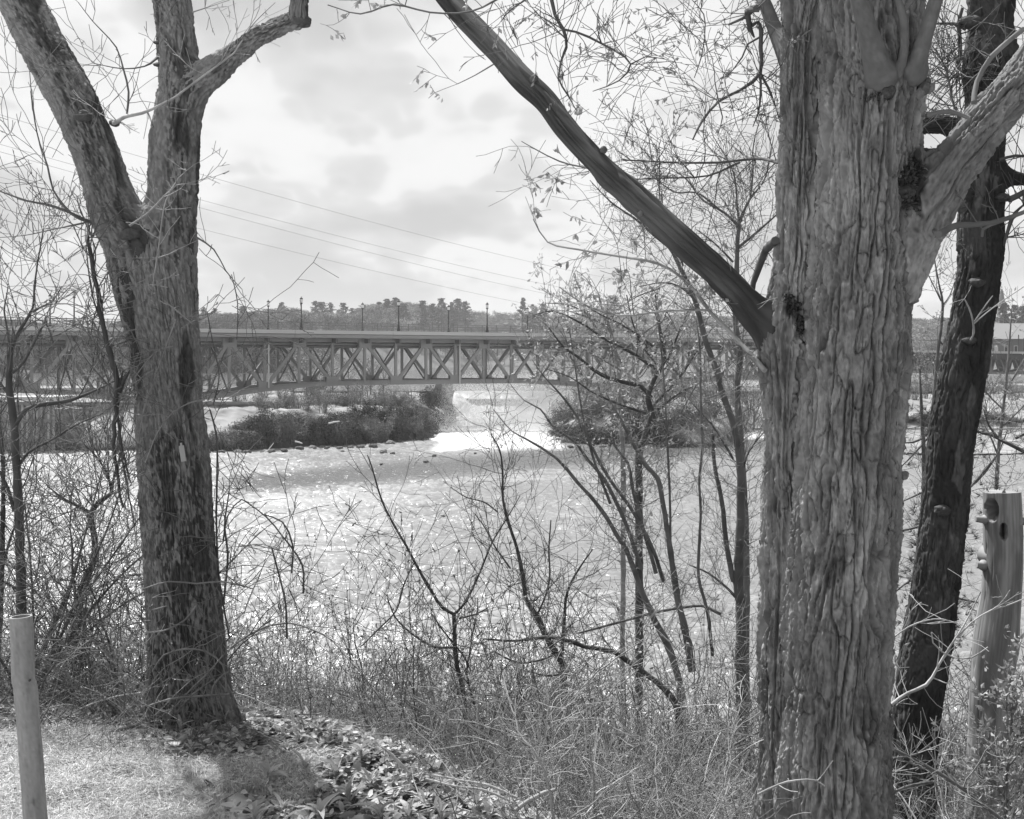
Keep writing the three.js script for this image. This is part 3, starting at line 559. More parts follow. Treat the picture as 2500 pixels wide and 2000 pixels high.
{
  const dark = [1, 2, 3, 4].map((k) => bushGeo(300 + k, 2300, [0.04, 0.06, 0.085, 0.12][k - 1], 0.034, 1)), pale = [1, 2, 3].map((k) => bushGeo(320 + k, 1300, 0.2, 0.026)), bare = [1, 2].map((k) => bushGeo(340 + k, 500, 0.16, 0.02));
  const make = { dark: dark.map((g) => [g[0].geo(), g[1].geo()]), pale: pale.map((g) => [g[0].geo(), g[1].geo()]), bare: bare.map((g) => [g[0].geo(), g[1].geo()]) };
  const counts = {};
  const NUM = ['first', 'second', 'third', 'fourth', 'fifth', 'sixth', 'seventh', 'eighth', 'ninth', 'tenth', 'eleventh', 'twelfth', 'thirteenth', 'fourteenth', 'fifteenth', 'sixteenth', 'seventeenth', 'eighteenth', 'nineteenth', 'twentieth', 'twenty-first', 'twenty-second', 'twenty-third', 'twenty-fourth', 'twenty-fifth', 'twenty-sixth', 'twenty-seventh', 'twenty-eighth', 'twenty-ninth', 'thirtieth', 'thirty-first', 'thirty-second', 'thirty-third', 'thirty-fourth', 'thirty-fifth', 'thirty-sixth', 'thirty-seventh', 'thirty-eighth', 'thirty-ninth', 'fortieth', 'forty-first', 'forty-second', 'forty-third', 'forty-fourth', 'forty-fifth', 'forty-sixth'];
  const word = { dark: 'dark leafy', pale: 'pale leafing', bare: 'thin grey' };
  function bush(kind, px, d, w, h, where, drop = 0) {
    const key = kind + where, k = counts[key] = (counts[key] ?? -1) + 1, x = (px - CX) / F * d, pick = make[kind][Math.floor(R() * make[kind].length)];
    const t = thing('bush', `${word[kind]} bush ${where}, ${NUM[k]} from the left`, 'bush', V(x, Math.max(-0.1, land(x, d)) - 0.15 - drop, -d), `${word[kind]} bushes ${where}`);
    t.rotation.y = rr(0, 6.28); t.scale.set(w, h, w * rr(0.85, 1.1));
    for (const [i, nm] of [[0, 'stems'], [1, 'leaves']]) { const o = shadows(new THREE.Mesh(pick[i], PLAIN)); o.name = nm; t.add(o); }
  }
  const meet = (px, front) => { let d = 155; for (let i = 0; i < 14; i++) d = lerp(d, front((px - CX) / F * d), 0.5); return d; };
  R = rng(600);
  // left island: dark growth low along the shore, taller towards its right end, paler brush above
  for (let px = 470; px < 1040; px += 17) { const d = meet(px, frontLeft) + 0.1 + rr(0, 1.2); bush(R() < 0.28 ? 'pale' : 'dark', px, d, rr(1.8, 3.8), lerp(1.2, 2.9, ss(480, 600, px) * ss(1090, 1030, px)) * rr(0.45, 1.6), 'at the waterline of the left island'); }
  for (let px = 610; px < 1020; px += 21) { const d = meet(px, frontLeft) + rr(3, 6.5); bush('dark', px + rr(-8, 8), d, rr(2.6, 4.2), lerp(1.6, 2.6, ss(700, 900, px)) * rr(0.7, 1.3), 'behind the shore bushes of the left island'); }
  for (let px = 640; px < 1030; px += 15) { const d = meet(px, frontLeft) + rr(8, 19); bush('pale', px + rr(-8, 8), d, rr(2.2, 3.6), rr(1.8, 3.4), 'higher up the left island'); }
  for (let px = 520; px < 1060; px += 22) { const d = rr(176, 198); bush('bare', px + rr(-10, 10), d, rr(2, 3.4), rr(2.6, 4.6), 'beneath the bridge on the left island'); }
  for (let px = 1040; px < 1104; px += 9) bush(px % 2 ? 'pale' : 'dark', px, rr(198, 216), rr(2.2, 3.2), rr(2.2, 3.8), 'in the spray beside the dam abutment');
  for (let d = 162; d < 217; d += 3.4) { const x = lerp(-10.6, -8.4, clamp((d - 165) / 50, 0, 1)) - rr(0.5, 1.2); bush(d < 185 || R() < 0.4 ? 'dark' : 'pale', CX + F * x / d, d, rr(2, 2.8), rr(1.3, 2.4), 'down the edge of the chute', 0.4); }
  // right island
  for (let px = 1352; px < 1690; px += 17) { const d = meet(px, frontRight) + 0.2 + rr(0, 1.2); bush(R() < 0.28 ? 'pale' : 'dark', px, d, rr(2, 4), rr(1.2, 3.8), 'at the waterline of the right island'); }
  for (let px = 1362; px < 1760; px += 20) { const d = meet(px, frontRight) + rr(5, 11); bush(px % 3 ? 'dark' : 'pale', px, d, rr(2.6, 4), rr(2.4, 3.8), 'behind the shore of the right island'); }
  for (let px = 1390; px < 1900; px += 21) bush('pale', px, rr(172, 205), rr(2.6, 4.2), rr(2.6, 5), 'high on the right island');
  // far right bank
  for (let px = 1900; px < 2560; px += 24) bush(R() < 0.5 ? 'pale' : 'bare', px, rr(196, 240), rr(2.5, 5), rr(2.4, 5.4), 'on the grassy bank at the far right');
  for (let px = 1960; px < 2560; px += 30) bush('dark', px, rr(184.5, 187), rr(3, 5), rr(0.8, 1.5), 'along the foot of the far right bank');

  // slender leafing trees standing on the left island and between the trusses
  const small = [domeTree(71, 520, 0.3, 0.6), domeTree(72, 560, 0.24, 0.6), domeTree(73, 300, 0.2, 0.6)].map(([a, b]) => [a.geo(), b.geo()]);
  const tnum = NUM; let c = 0;
  const spots = [[640, 160, 1006, 962, 1], [700, 163, 1014, 955, 1], [735, 166, 1015, 950, 0], [780, 160, 1020, 965, 1], [822, 168, 1010, 940, 0], [880, 165, 1015, 930, 2], [918, 172, 1012, 935, 0], [955, 170, 1010, 925, 2], [1005, 176, 1000, 928, 0], [716, 214, 960, 850, 2], [748, 218, 960, 842, 2], [790, 216, 960, 856, 0], [812, 220, 960, 846, 2], [850, 215, 960, 862, 0], [884, 222, 960, 858, 2], [905, 218, 960, 870, 1], [936, 220, 960, 876, 0], [1430, 176, 1000, 900, 2], [1492, 180, 1000, 880, 0], [1540, 178, 1000, 905, 1], [1600, 182, 1000, 880, 0], [1664, 178, 1000, 890, 2], [1720, 184, 1000, 880, 1], [1790, 190, 1000, 870, 0], [1840, 180, 1000, 900, 2], [1936, 230, 1000, 838, 0], [2000, 235, 1000, 850, 1], [2130, 236, 1000, 830, 2], [2200, 226, 1000, 840, 0], [2262, 230, 1000, 846, 1]];
  spots.sort((a, b) => a[0] - b[0]);
  for (const [px, d, , top, g] of spots) {
    const x = (px - CX) / F * d, y = Math.max(0, land(x, d)), h = EYE - (top - HY) / F * d - y;
    const t = thing('slender_tree', `slender leafing tree on the far islands and banks, ${tnum[c]} from the left`, 'tree', V(x, y, -d), 'slender trees on the islands'); c++;
    t.rotation.y = rr(0, 6.28); t.scale.set(h * 0.8, h, h * 0.8);
    for (const [i, nm] of [[0, 'trunk'], [1, 'crown']]) { const o = shadows(new THREE.Mesh(small[g][i], PLAIN)); o.name = nm; t.add(o); }
  }
  // drift logs on the shore
  const log = (px0, py0, px1, py1, d, w, label) => { const m = new MB(); m.tube([at(px0, py0, d), at((px0 + px1) / 2, (py0 + py1) / 2 - 1, d), at(px1, py1, d)], [w, w, w * 0.7], 7, 0.5, true); tag(m.build('drift_log', PLAIN), label, 'log', 'drift logs on the island shore'); };
  log(720, 1078, 738, 1083, 142.5, 0.09, 'short pale drift log lying against the dark shore bushes');
  log(651, 1105, 668, 1082, 142, 0.06, 'thin pale drift branch sticking up at the shore of the left island');
  log(802, 1034, 830, 1029, 149, 0.1, 'pale drift log lodged above the dark shore bushes');
}
// ---------------------------------------------------------------- bark
const sdf = (p, ch) => {                                               // distance to a chain of tapered capsules
  let best = 1e9;
  for (let k = 0; k < ch.length - 1; k++) {
    const a = ch[k].p, b = ch[k + 1].p, bx = b.x - a.x, by = b.y - a.y, bz = b.z - a.z, px = p.x - a.x, py = p.y - a.y, pz = p.z - a.z;
    const t = clamp((px * bx + py * by + pz * bz) / (bx * bx + by * by + bz * bz), 0, 1), dx = px - bx * t, dy = py - by * t, dz = pz - bz * t;
    const d = Math.sqrt(dx * dx + dy * dy + dz * dz) - lerp(ch[k].r, ch[k + 1].r, t); if (d < best) best = d;
  }
  return best;
};
const smin = (a, b, k) => { const h = Math.max(k - Math.abs(a - b), 0) / k; return Math.min(a, b) - h * h * k * 0.25; };
function barkTube(name, parent, ctrl, o) {                             // o: ds, bark(q, p) -> height, tone(q, p, h), others: chains, k: blend
  const { pts, rs } = spline(ctrl, o.ds), n = pts.length, rm = rs.reduce((a, b) => a + b, 0) / n, sides = Math.max(10, Math.round(6.283 * Math.max(...rs) / (o.da ?? o.ds)));
  const pos = new Float32Array(n * sides * 3 + 6), col = new Float32Array(pos.length), idx = [];
  const T = V(), u = V(0.2, 0, 1), w = V(), p = V(), q = V(), c0 = V(); let s = o.s0 ?? 0;
  for (let k = 0; k < n; k++) {
    T.subVectors(pts[Math.min(n - 1, k + 1)], pts[Math.max(0, k - 1)]).normalize(); u.addScaledVector(T, -u.dot(T)).normalize(); w.crossVectors(T, u);
    if (k) s += pts[k].distanceTo(pts[k - 1]);
    for (let j = 0; j < sides; j++) {
      const th = j / sides * 6.283185, nx = u.x * Math.cos(th) + w.x * Math.sin(th), ny = u.y * Math.cos(th) + w.y * Math.sin(th), nz = u.z * Math.cos(th) + w.z * Math.sin(th);
      let r = rs[k] * (o.flute ? 1 + o.flute(th, s, pts[k]) : 1);
      if (o.others) for (let it = 0; it < 4; it++) {
        p.set(pts[k].x + nx * r, pts[k].y + ny * r, pts[k].z + nz * r); let f = r - rs[k]; const f0 = f; let g = f;
        for (const ch of o.others) g = smin(g, sdf(p, ch), o.k); r = Math.min(r - Math.min(0, g - 0) * 0.7, rs[k] * 1.02 + o.k * 0.5); if (g >= -0.0005 || f0 > 1) break;
      }
      q.set(Math.cos(th) * rm, Math.sin(th) * rm, s); p.set(pts[k].x + nx * r, pts[k].y + ny * r, pts[k].z + nz * r);
      const h = o.bark(q, p), i = (k * sides + j) * 3; pos[i] = p.x + nx * h; pos[i + 1] = p.y + ny * h; pos[i + 2] = p.z + nz * h;
      const t = o.tone(q, p); col[i] = col[i + 1] = col[i + 2] = t;
    }
    if (k) for (let j = 0; j < sides; j++) { const a = (k - 1) * sides + j, b = (k - 1) * sides + (j + 1) % sides; idx.push(a, b, a + sides, b, b + sides, a + sides); }
  }
  for (const [e, at0] of [[0, n * sides], [n - 1, n * sides + 1]]) {
    c0.copy(pts[e]); pos.set([c0.x, c0.y, c0.z], at0 * 3); const t = o.endTone ?? 0.2; col.set([t, t, t], at0 * 3);
    for (let j = 0; j < sides; j++) { const a = e * sides + j, b = e * sides + (j + 1) % sides; if (e) idx.push(a, b, at0); else idx.push(b, a, at0); }
  }
  const g = new THREE.BufferGeometry(); g.setAttribute('position', new THREE.BufferAttribute(pos, 3)); g.setAttribute('color', new THREE.BufferAttribute(col, 3)); g.setIndex(idx); g.computeVertexNormals();
  const m = shadows(new THREE.Mesh(g, o.mat ?? WOOD)); m.name = name; parent.add(m); return m;
}
const oakBark = (depth, f, v, seed) => (q) => {                        // long interlaced ridges, broken across, flaky on top
  const a = fbm(q.x * 9, q.y * 9, q.z * 3 + seed, 2) * 0.02, b = fbm(q.x * 24 + 7, q.y * 24, q.z * 7 + seed, 2) * 0.012, x = q.x + a + b, y = q.y - a + b, z = q.z + fbm(q.x * 18, q.y * 18, q.z * 6 + seed, 2) * 0.05;
  const n1 = Math.abs(noise(x * f, y * f, z * v + seed)), n2 = Math.abs(noise(x * f * 2.2 + 5, y * f * 2.2, z * v * 2.6 + seed)), n3 = Math.abs(noise(x * f * 0.9, y * f * 0.9, z * v * 3.4 + seed + 40));
  const fine = fbm(q.x * 170, q.y * 170, q.z * 75 + seed, 3), lv = (fbm(x * f * 0.8, y * f * 0.8, z * v * 1.6 + seed, 3) + 1) * 5, plate = (Math.floor(lv) + ss(0.75, 1, lv - Math.floor(lv))) / 5 - 1;   // flaking plates, one over the other
  const fur = 1 - ss(0.03, 0.16, n1), cross = (1 - ss(0.01, 0.09, n3)) * ss(0.1, 0.3, n1);
  return depth * (-fur - 0.45 * (1 - ss(0.02, 0.16, n2)) - 0.6 * cross + plate * 1.1 + fine * 0.4) + fbm(q.x * 5, q.y * 5, q.z * 2.2 + seed, 2) * 0.012;
};
const patch = (q, s, v, seed, lo, hi) => ss(lo, hi, fbm(q.x * s, q.y * s, q.z * v + seed, 4));
const grain = (q, seed) => noise(q.x * 190, q.y * 190, q.z * 90 + seed) * 0.5 + noise(q.x * 80, q.y * 80, q.z * 40 + seed) * 0.5;

// twigs: crooked, tapering, branching
function twig(mb, p, dir, len, r, lvl, o, tips) {
  const n = Math.max(3, Math.ceil(len / (o.seg ?? 0.07))), pts = [p.clone()], rs = [r], q = p.clone(), d = dir.clone().normalize(), step = len / n;
  for (let k = 1; k <= n; k++) {
    d.x += rr(-1, 1) * o.wob; d.y += rr(-1, 1) * o.wob + (o.up ?? 0) * 0.1; d.z += rr(-1, 1) * o.wob; d.normalize(); q.addScaledVector(d, step); pts.push(q.clone()); rs.push(r * (1 - 0.7 * k / n));
    if (lvl > 0 && k < n && R() < (o.fork ?? 0.5)) {
      const s = rv().multiplyScalar(1).addScaledVector(d, rr(0.5, 1.2)); twig(mb, q, s, len * rr(0.3, 0.62) * (1 - 0.45 * k / n), Math.max(r * (1 - 0.7 * k / n) * 0.72, o.min ?? 0.0012), lvl - 1, o, tips);
    }
  }
  mb.tube(pts, rs.map((x) => Math.max(x, o.min ?? 0.0012)), r > 0.006 ? 5 : 3, typeof o.tone === 'function' ? o.tone() : o.tone);
  if (tips) tips.push({ p: q.clone(), d: d.clone() });
}
function leafQuad(mb, p, dir, len, wid, t) {                           // small folded leaf
  const s = V().crossVectors(dir, rv()).normalize().multiplyScalar(wid / 2), m = p.clone().addScaledVector(dir, len * 0.45), e = p.clone().addScaledVector(dir, len), dn = V(0, -len * 0.1, 0);
  mb.tri(p, m.clone().add(s).add(dn), m, t); mb.tri(m, m.clone().add(s).add(dn), e, t); mb.tri(p, m, m.clone().sub(s).add(dn), t); mb.tri(m, e, m.clone().sub(s).add(dn), t);
}
function tuft(mb, p, n, len, t, hang) { for (let k = 0; k < n; k++) { const d = rv(); d.y = d.y * 0.5 - hang; leafQuad(mb, p, d.normalize(), len * rr(0.6, 1.2), len * rr(0.3, 0.5), t * rr(0.75, 1.2)); } }

// a woody thing traced limb by limb: first path is the stem, taken down to the ground
function woody(name, label, cat, o) {
  R = rng(o.seed ?? 1);
  const t = o.into ?? thing(name, label, cat, V(0, 0, 0), o.group), chains = [];
  const paths = (o.stem ? [o.stem] : []).concat(o.limbs ?? []);
  paths.forEach((str, k) => {
    const c = parse(str, o.d);
    if (o.wander) c.forEach((e, i) => { if (i && k) e.p.multiplyScalar(1); });
    if (o.stem && k === 0 && !o.afloat) { const e = c[c.length - 1], x = e.p.x + (o.lean ?? 0), d = -e.p.z; c.push({ p: V((e.p.x + x) / 2, (e.p.y + bank(x, d)) / 2, e.p.z), r: e.r * 1.12 }, { p: V(x, bank(x, d) - 0.15, e.p.z), r: e.r * 1.25 }); }
    const q = spline(c, Math.max(0.03, o.ds ?? 0.06), o.jit ?? 0.12), b = new MB(), sd = c[0].r > 0.02 || c[c.length - 1].r > 0.02 ? 10 : c[c.length - 1].r > 0.006 ? 7 : 5, T = o.tone ?? 0.14;
    const rough = q.rs.map((r) => r * (1 + rr(-0.09, 0.09)));
    b.tube(q.pts, rough, sd, () => T * rr(0.7, 1.3), true); b.build(k === 0 && o.stem ? 'stem' : 'limb', WOOD, t); chains.push(q);
  });
  const tw = new MB(), tips = [], tone = o.twigTone ?? o.tone ?? 0.16;
  const opt = { wob: o.wob ?? 0.22, fork: o.fork ?? 0.45, up: o.up ?? 0.5, seg: o.seg ?? 0.06, min: o.min ?? 0.0016, tone: () => tone * rr(0.6, 1.35) };
  const total = o.twigs ?? 60, lens = chains.map((c) => c.pts.length), sum = lens.reduce((a, b) => a + b, 0);
  for (let k = 0; k < total; k++) {
    let z = R() * sum, i = 0; while (i < lens.length - 1 && z > lens[i]) z -= lens[i++];
    const c = chains[i], j = Math.min(c.pts.length - 2, Math.floor((i === 0 && o.stem ? R() * (o.from ?? 0.75) : R()) * c.pts.length)), dir = V().subVectors(c.pts[j], c.pts[j + 1]).normalize(), side = rv();
    side.z *= 0.8; side.addScaledVector(dir, rr(0.2, 0.9)); side.y += o.lift ?? 0.15;
    twig(tw, c.pts[j], side, (o.len ?? 0.5) * rr(0.35, 1.15), Math.min(c.rs[j] * 0.6, o.tr ?? 0.004) * rr(0.6, 1.1), o.lvl ?? 2, opt, tips);
  }
  if (total) tw.build('twigs', WOOD, t, 'stuff');
  if (o.leaf) {
    const lb = new MB();
    for (const e of tips) if (R() < (o.leaf.share ?? 1)) { for (let k = 0; k < (o.leaf.per ?? 2); k++) { const d = rv().addScaledVector(e.d, 0.8); d.y -= o.leaf.hang ?? 0; leafQuad(lb, e.p.clone().addScaledVector(e.d, -rr(0, 0.06)).add(rv().multiplyScalar(o.leaf.spread ?? 0)), d.normalize(), o.leaf.size * rr(0.5, 1.3), o.leaf.size * rr(0.3, 0.6), o.leaf.tone * rr(0.7, 1.25)); } }
    lb.build('leaves', LEAF, t, 'stuff');
  }
  return t;
}

// ---------------------------------------------------------------- the forked tree at the left
{
  const D = 5.6, t = thing('forked_tree', 'big rough barked tree that forks in two, standing at the left', 'tree');
  const trunkC = parse('366,545,24 368,585,90 374,640,160 390,763,180,0 400,848,167 409,976,162 423,1111,172 433,1246,172 437,1333,173 450,1507,181 459,1623,188 467,1700,200 473,1760,218 474,1800,250 474,1850,300', D);
  const limbA = parse('-60,-330,100,.5 -10,-140,106,.3 50,0,110,.15 110,120,108,.08 190,270,115 243,400,113 280,520,118 318,610,124 348,700,110 372,790,60 384,840,20', D);
  const limbB = parse('392,-360,86,-.35 408,-160,90,-.15 420,0,94 434,135,98 443,213,108 427,348,120 421,503,122 419,600,122 412,720,100 404,800,50 402,840,20', D + 0.04);
  const stub = parse('760,-150,36,-.9 738,-60,40,-.8 731,8,48,-.75 726,42,58,-.7 690,60,50,-.62 625,93,52,-.42 561,143,60,-.2 510,180,72,-.05 462,215,70,0 430,245,24,.03', D);
  const bk = oakBark(0.011, 70, 7, 3.3);
  const tone = (q, p) => {
    const flake = worley(q.x * 150, q.y * 150, q.z * 40 + 4).id, d = ss(0.42, 0.66, flake + 0.6 * fbm(q.x * 30, q.y * 30, q.z * 12, 3)), low = ss(9.4, 8.9, p.y) * 0.5;
    const damp = ss(-0.02, 0.2, fbm(q.x * 7 + 3, q.y * 7, q.z * 1.6, 4) - 0.06 + low * 0.1), moss = ss(0.16, 0.3, fbm(q.x * 10, q.y * 10 + 4, q.z * 3.2, 4));
    let v = ss(9.3, 11.4, p.y) * 0.03 + lerp(0.16 + 0.07 * d, lerp(0.05, 0.2, d), clamp(damp + 0.5 * ss(10.6, 9.6, p.y), 0, 1)); v = lerp(v, 0.045, moss * 0.85); v = lerp(v, 0.42, ss(0.63, 0.68, noise(q.x * 46, q.y * 46, q.z * 26) * 0.62 + 0.2 * fbm(q.x * 14, q.y * 14, q.z * 6, 2)));
    return clamp(v * (1 + 0.3 * grain(q, 2)), 0.02, 0.6);
  };
  const root = (th, s, p) => ss(9.25, 8.75, p.y) * 0.16 * Math.sin(th * 5 + 1) + 0.025 * Math.sin(th * 3 + s * 2);
  const o = { ds: 0.0065, da: 0.005, bark: bk, tone, k: 0.1 };
  barkTube('trunk', t, trunkC, { ...o, others: [limbA.slice(4), limbB.slice(4)], flute: root });
  barkTube('limb', t, limbA, { ...o, others: [trunkC, limbB.slice(5)] });
  barkTube('limb', t, limbB, { ...o, others: [trunkC, limbA.slice(5), stub.slice(4)] });
  barkTube('limb', t, stub, { ...o, ds: 0.007, others: [limbB.slice(2)], k: 0.09 });
  const knot = (px, py, w, d, n = 'knot') => { const g = stoneGeo(px * 0.13, 0.09), m = shadows(new THREE.Mesh(g, PLAIN)); m.name = n; m.position.copy(at(px, py, d)); m.scale.setScalar(w / 2 / F * d); t.add(m); };
  knot(735, 52, 60, D - 0.7); knot(203, 283, 52, D - 0.12); knot(280, 300, 30, D); knot(383, 104, 20, D); knot(384, 158, 22, D); knot(481, 488, 12, D); knot(316, 575, 54, D - 0.12);
  const twigsOn = (limbs, n, more) => woody('', '', '', { into: t, d: D - 0.25, limbs, tone: 0.13, twigs: n, seed: 11, len: 0.42, lvl: 2, tr: 0.003, min: 0.0013, seg: 0.05, ...more });
  twigsOn(['-40,455,3 0,467,3.5 64,490,5 116,500,6 160,515,7 218,542,9,.1', '72,174,2 81,272,3 96,348,3.5 116,406,4.5 130,464,5 174,522,7 214,541,8,.1', '191,6,2 226,52,2.5 284,116,3.5 301,168,4.5 314,225,5 310,278,6', '226,154,2 301,168,3 353,162,4 385,139,8,.1', '0,580,2 60,575,2.5 130,560,3.5 205,545,5', '591,707,1.5 551,661,2.5 522,609,3.5 481,580,5'], 46, { wob: 0.3, fork: 0.35, len: 0.5, tr: 0.002 });
  twigsOn(['672,6,1.5 640,36,2 609,70,3 571,130,4 522,166,4.5 464,209,5.5 430,236,6 394,255,6.5 348,276,8 315,283,9 278,300,12,.2'], 16, { tone: 0.34, seed: 5, len: 0.25, d: D - 0.4 });
  twigsOn(['435,435,3 420,460,4 400,481,5 360,522,6 316,551,6', '478,450,2 430,452,3 405,490,3 388,600,4 370,720,4', '560,0,2 500,20,2.5 470,30,4'], 30, { tone: 0.3, seed: 6, len: 0.2, d: D - 0.28 });
  // a pale tag hangs on the trunk
  const lab = thing('bark_tag', 'small pale wooden tag fixed to the forked tree trunk', 'tag', at(445, 1104, D - 0.21)); const lb = new MB(); lb.box(-0.0105, 0.0105, -0.04, 0.028, -0.004, 0.004, 0.36); lb.box(-0.004, 0.004, 0.028, 0.04, -0.003, 0.003, 0.36); const lm = lb.build('board', PLAIN, lab); lm.rotation.z = 0.15;
}
// ---------------------------------------------------------------- the oak in front, with fused stems and a broken limb
{
  const D = 4.4, t = thing('oak_tree', 'massive ridged oak with fused stems filling the right side', 'tree');
  const main = parse('2142,-700,215 2134,-300,232 2128,0,250 2130,213,254 2120,348,250 2112,503,250 2106,667,252 2091,860,254 2077,1014,255 2065,1246,259 2048,1488,264 2036,1797,265 2032,2000,275 2030,2150,320 2030,2230,370', D);
  const second = parse('1990,-600,105,.1 1980,-250,115,.1 1966,0,112,.1 1960,155,106,.1 1955,336,106,.1 1951,503,108,.1 1945,640,112,.1 1930,760,124,.1 1921,850,128,.1 1919,937,112,.1 1921,1053,104,.1 1914,1246,116,.1 1912,1488,120,.1 1908,1797,116,.1 1904,2000,130,.1 1900,2200,160,.1', D);
  const right = parse('2700,-160,92,.4 2600,40,100,.28 2500,188,112,.15 2400,310,114,.05 2320,418,122 2262,520,134 2222,610,120 2190,690,70 2170,740,20', D - 0.02);
  const bk = oakBark(0.023, 36, 3.4, 1.7), bk2 = oakBark(0.021, 40, 3.8, 7.7);
  const tone = (q, p) => {
    const a = patch(q, 6, 2.4, 2, -0.2, 0.3), dark = ss(0.2, 0.34, fbm(q.x * 8 + 5, q.y * 8, q.z * 2.6, 4)), lich = ss(0.4, 0.5, fbm(q.x * 40, q.y * 40, q.z * 20, 3) + 0.16 * noise(q.x * 5, q.y * 5, q.z * 2));
    let v = lerp(0.17, 0.26, a); v = lerp(v, 0.1, dark * 0.75); v = lerp(v, 0.34, lich * 0.7);
    const id = worley(q.x * 30, q.y * 30, q.z * 8.5 + 1.7).id; v *= 0.76 + 0.48 * id;
    return clamp(v * (1 + 0.42 * grain(q, 5)), 0.03, 0.6);
  };
  const moss = (cx, cy, rx, ry) => { const c = at(cx, cy, D); const X = rx / F * D, Y = ry / F * D; return (p, q) => ss(1.15, 0.55, Math.hypot((p.x - c.x) / X, (p.y - c.y) / Y) + 0.7 * fbm(q.x * 16, q.y * 16, q.z * 9, 3) + 0.5 * noise(q.x * 60, q.y * 60, q.z * 40)); };
  const m1 = moss(2215, 455, 30, 90), m2 = moss(1935, 752, 24, 26), m3 = moss(2098, 1745, 30, 70);
  const t2 = (q, p) => lerp(tone(q, p), 0.028, Math.max(m1(p, q), m2(p, q), m3(p, q) * 0.7) * 0.92);
  const o = { ds: 0.0044, da: 0.0038, tone: t2, k: 0.1 };
  barkTube('trunk', t, main, { ...o, bark: bk, others: [right.slice(2, 6)], k: 0.07, flute: (th, s, p) => 0.02 * Math.sin(th * 4 + 1) + ss(8.95, 8.5, p.y) * 0.1 * Math.sin(th * 5) });
  barkTube('stem', t, second, { ...o, bark: bk2, others: [main], k: 0.02 });
  barkTube('limb', t, right, { ...o, bark: oakBark(0.017, 40, 3.6, 2.2), others: [main], k: 0.1 });
  // broken, barkless limb lying back from the crotch
  const dead = parse('1000,-110,49,.75 1085,-10,52,.6 1155,65,54,.5 1215,125,56,.42 1270,188,61,.34 1330,245,58,.28 1385,318,56,.2 1455,395,58,.12 1505,442,62,.08 1585,514,65,.02 1690,610,68 1780,692,70,.04 1850,775,74,.09 1905,850,63,.14 1935,900,27,.18', D + 0.02);
  barkTube('dead_limb', t, dead, { ds: 0.006, da: 0.004, others: [second.slice(5, 12)], k: 0.05,
    bark: (q) => { const g = fbm(q.x * 60, q.y * 60, q.z * 2.2, 4), c = 1 - Math.abs(noise(q.x * 42, q.y * 42, q.z * 1.5)), tear = ss(0.05, 0.35, fbm(q.x * 14, q.y * 14, q.z * 4, 3)); return g * 0.008 - ss(0.86, 1, c) * 0.008 + tear * 0.009 + 0.006 * fbm(q.x * 9, q.y * 9, q.z * 5, 2); },
    tone: (q) => clamp((lerp(0.045, 0.1, patch(q, 12, 3, 4, -0.1, 0.3)) + 0.04 * ss(0.2, 0.4, fbm(q.x * 25, q.y * 25, q.z * 3, 3))) * (1 + 0.3 * noise(q.x * 120, q.y * 120, q.z * 8)), 0.03, 0.4) });
  const lump = (px, py, w, d, tn, sx = 1, n = 'knot') => { const m = shadows(new THREE.Mesh(stoneGeo(px * 0.37, tn), PLAIN)); m.name = n; m.position.copy(at(px, py, d + w * 0.3 / F * d)); m.rotation.set(px, py, 1); m.scale.set(w / 2 / F * d * sx, w / 2 / F * d * 1.3, w / 2 / F * d); t.add(m); };
  lump(1474, 366, 20, D + 0.1, 0.1); lump(1563, 522, 16, D - 0.015, 0.16); lump(1304, 192, 26, D + 0.28, 0.1);
  lump(1878, 752, 34, D + 0.06, 0.16); lump(2215, 470, 50, D - 0.16, 0.04); lump(2232, 420, 40, D - 0.1, 0.05); lump(2203, 1161, 34, D, 0.18); lump(1908, 336, 26, D + 0.05, 0.22);
  { R = rng(61); const ms = new MB();                                  // moss and litter caught in the crotches
    for (const [cx, cy, rx, ry, n, dz] of [[2222, 452, 34, 96, 1500, 0.15], [2232, 405, 26, 40, 500, 0.1], [1944, 752, 36, 36, 1300, -0.02], [1954, 792, 18, 34, 500, 0.0], [1930, 732, 24, 16, 300, 0.0], [2150, 236, 60, 18, 500, 0.165]])
      for (let k = 0; k < n; k++) { const a = rr(0, 6.28), r = Math.sqrt(R()) * (0.8 + 0.35 * Math.sin(a * 5 + cx)), p = at(cx + rx * r * Math.cos(a), cy + ry * r * Math.sin(a), D - dz + rr(-0.02, 0.04) + 0.05 * r * r); fleck(ms, p, rr(0.004, 0.011), rr(0.02, 0.06)); }
    ms.build('moss', PLAIN, t, 'stuff'); }
  // callused ring where a shoot broke away, and the young shoots above it
  for (let k = 0; k < 22; k++) { const a = k / 21; lump(2100 + 165 * a + 9 * Math.sin(k * 7), 226 - 40 * Math.pow(a * 2 - 1, 2) * 0.5 + 14 * Math.sin(k * 4.3), 30 + 14 * Math.sin(k * 2.1), D - 0.155, k % 3 ? 0.09 : 0.16, 1, 'burl'); }
  lump(2150, 200, 92, D - 0.16, 0.12, 1.1, 'burl'); lump(2240, 165, 60, D - 0.17, 0.12, 1, 'burl'); lump(2168, 225, 40, D - 0.19, 0.05, 1, 'burl');
  const smooth = { ds: 0.006, da: 0.004, k: 0.03, bark: (q) => 0.0012 * fbm(q.x * 60, q.y * 60, q.z * 90, 3) + 0.003 * noise(q.x * 8, q.y * 8, q.z * 8), tone: (q) => clamp(0.12 * (1 + 0.3 * grain(q, 8) + 0.2 * ss(0.2, 0.4, fbm(q.x * 30, q.y * 30, q.z * 30, 3))), 0.03, 0.5) };
  const burl = [{ p: at(2150, 205, D - 0.15), r: 0.055 }, { p: at(2230, 170, D - 0.15), r: 0.05 }];
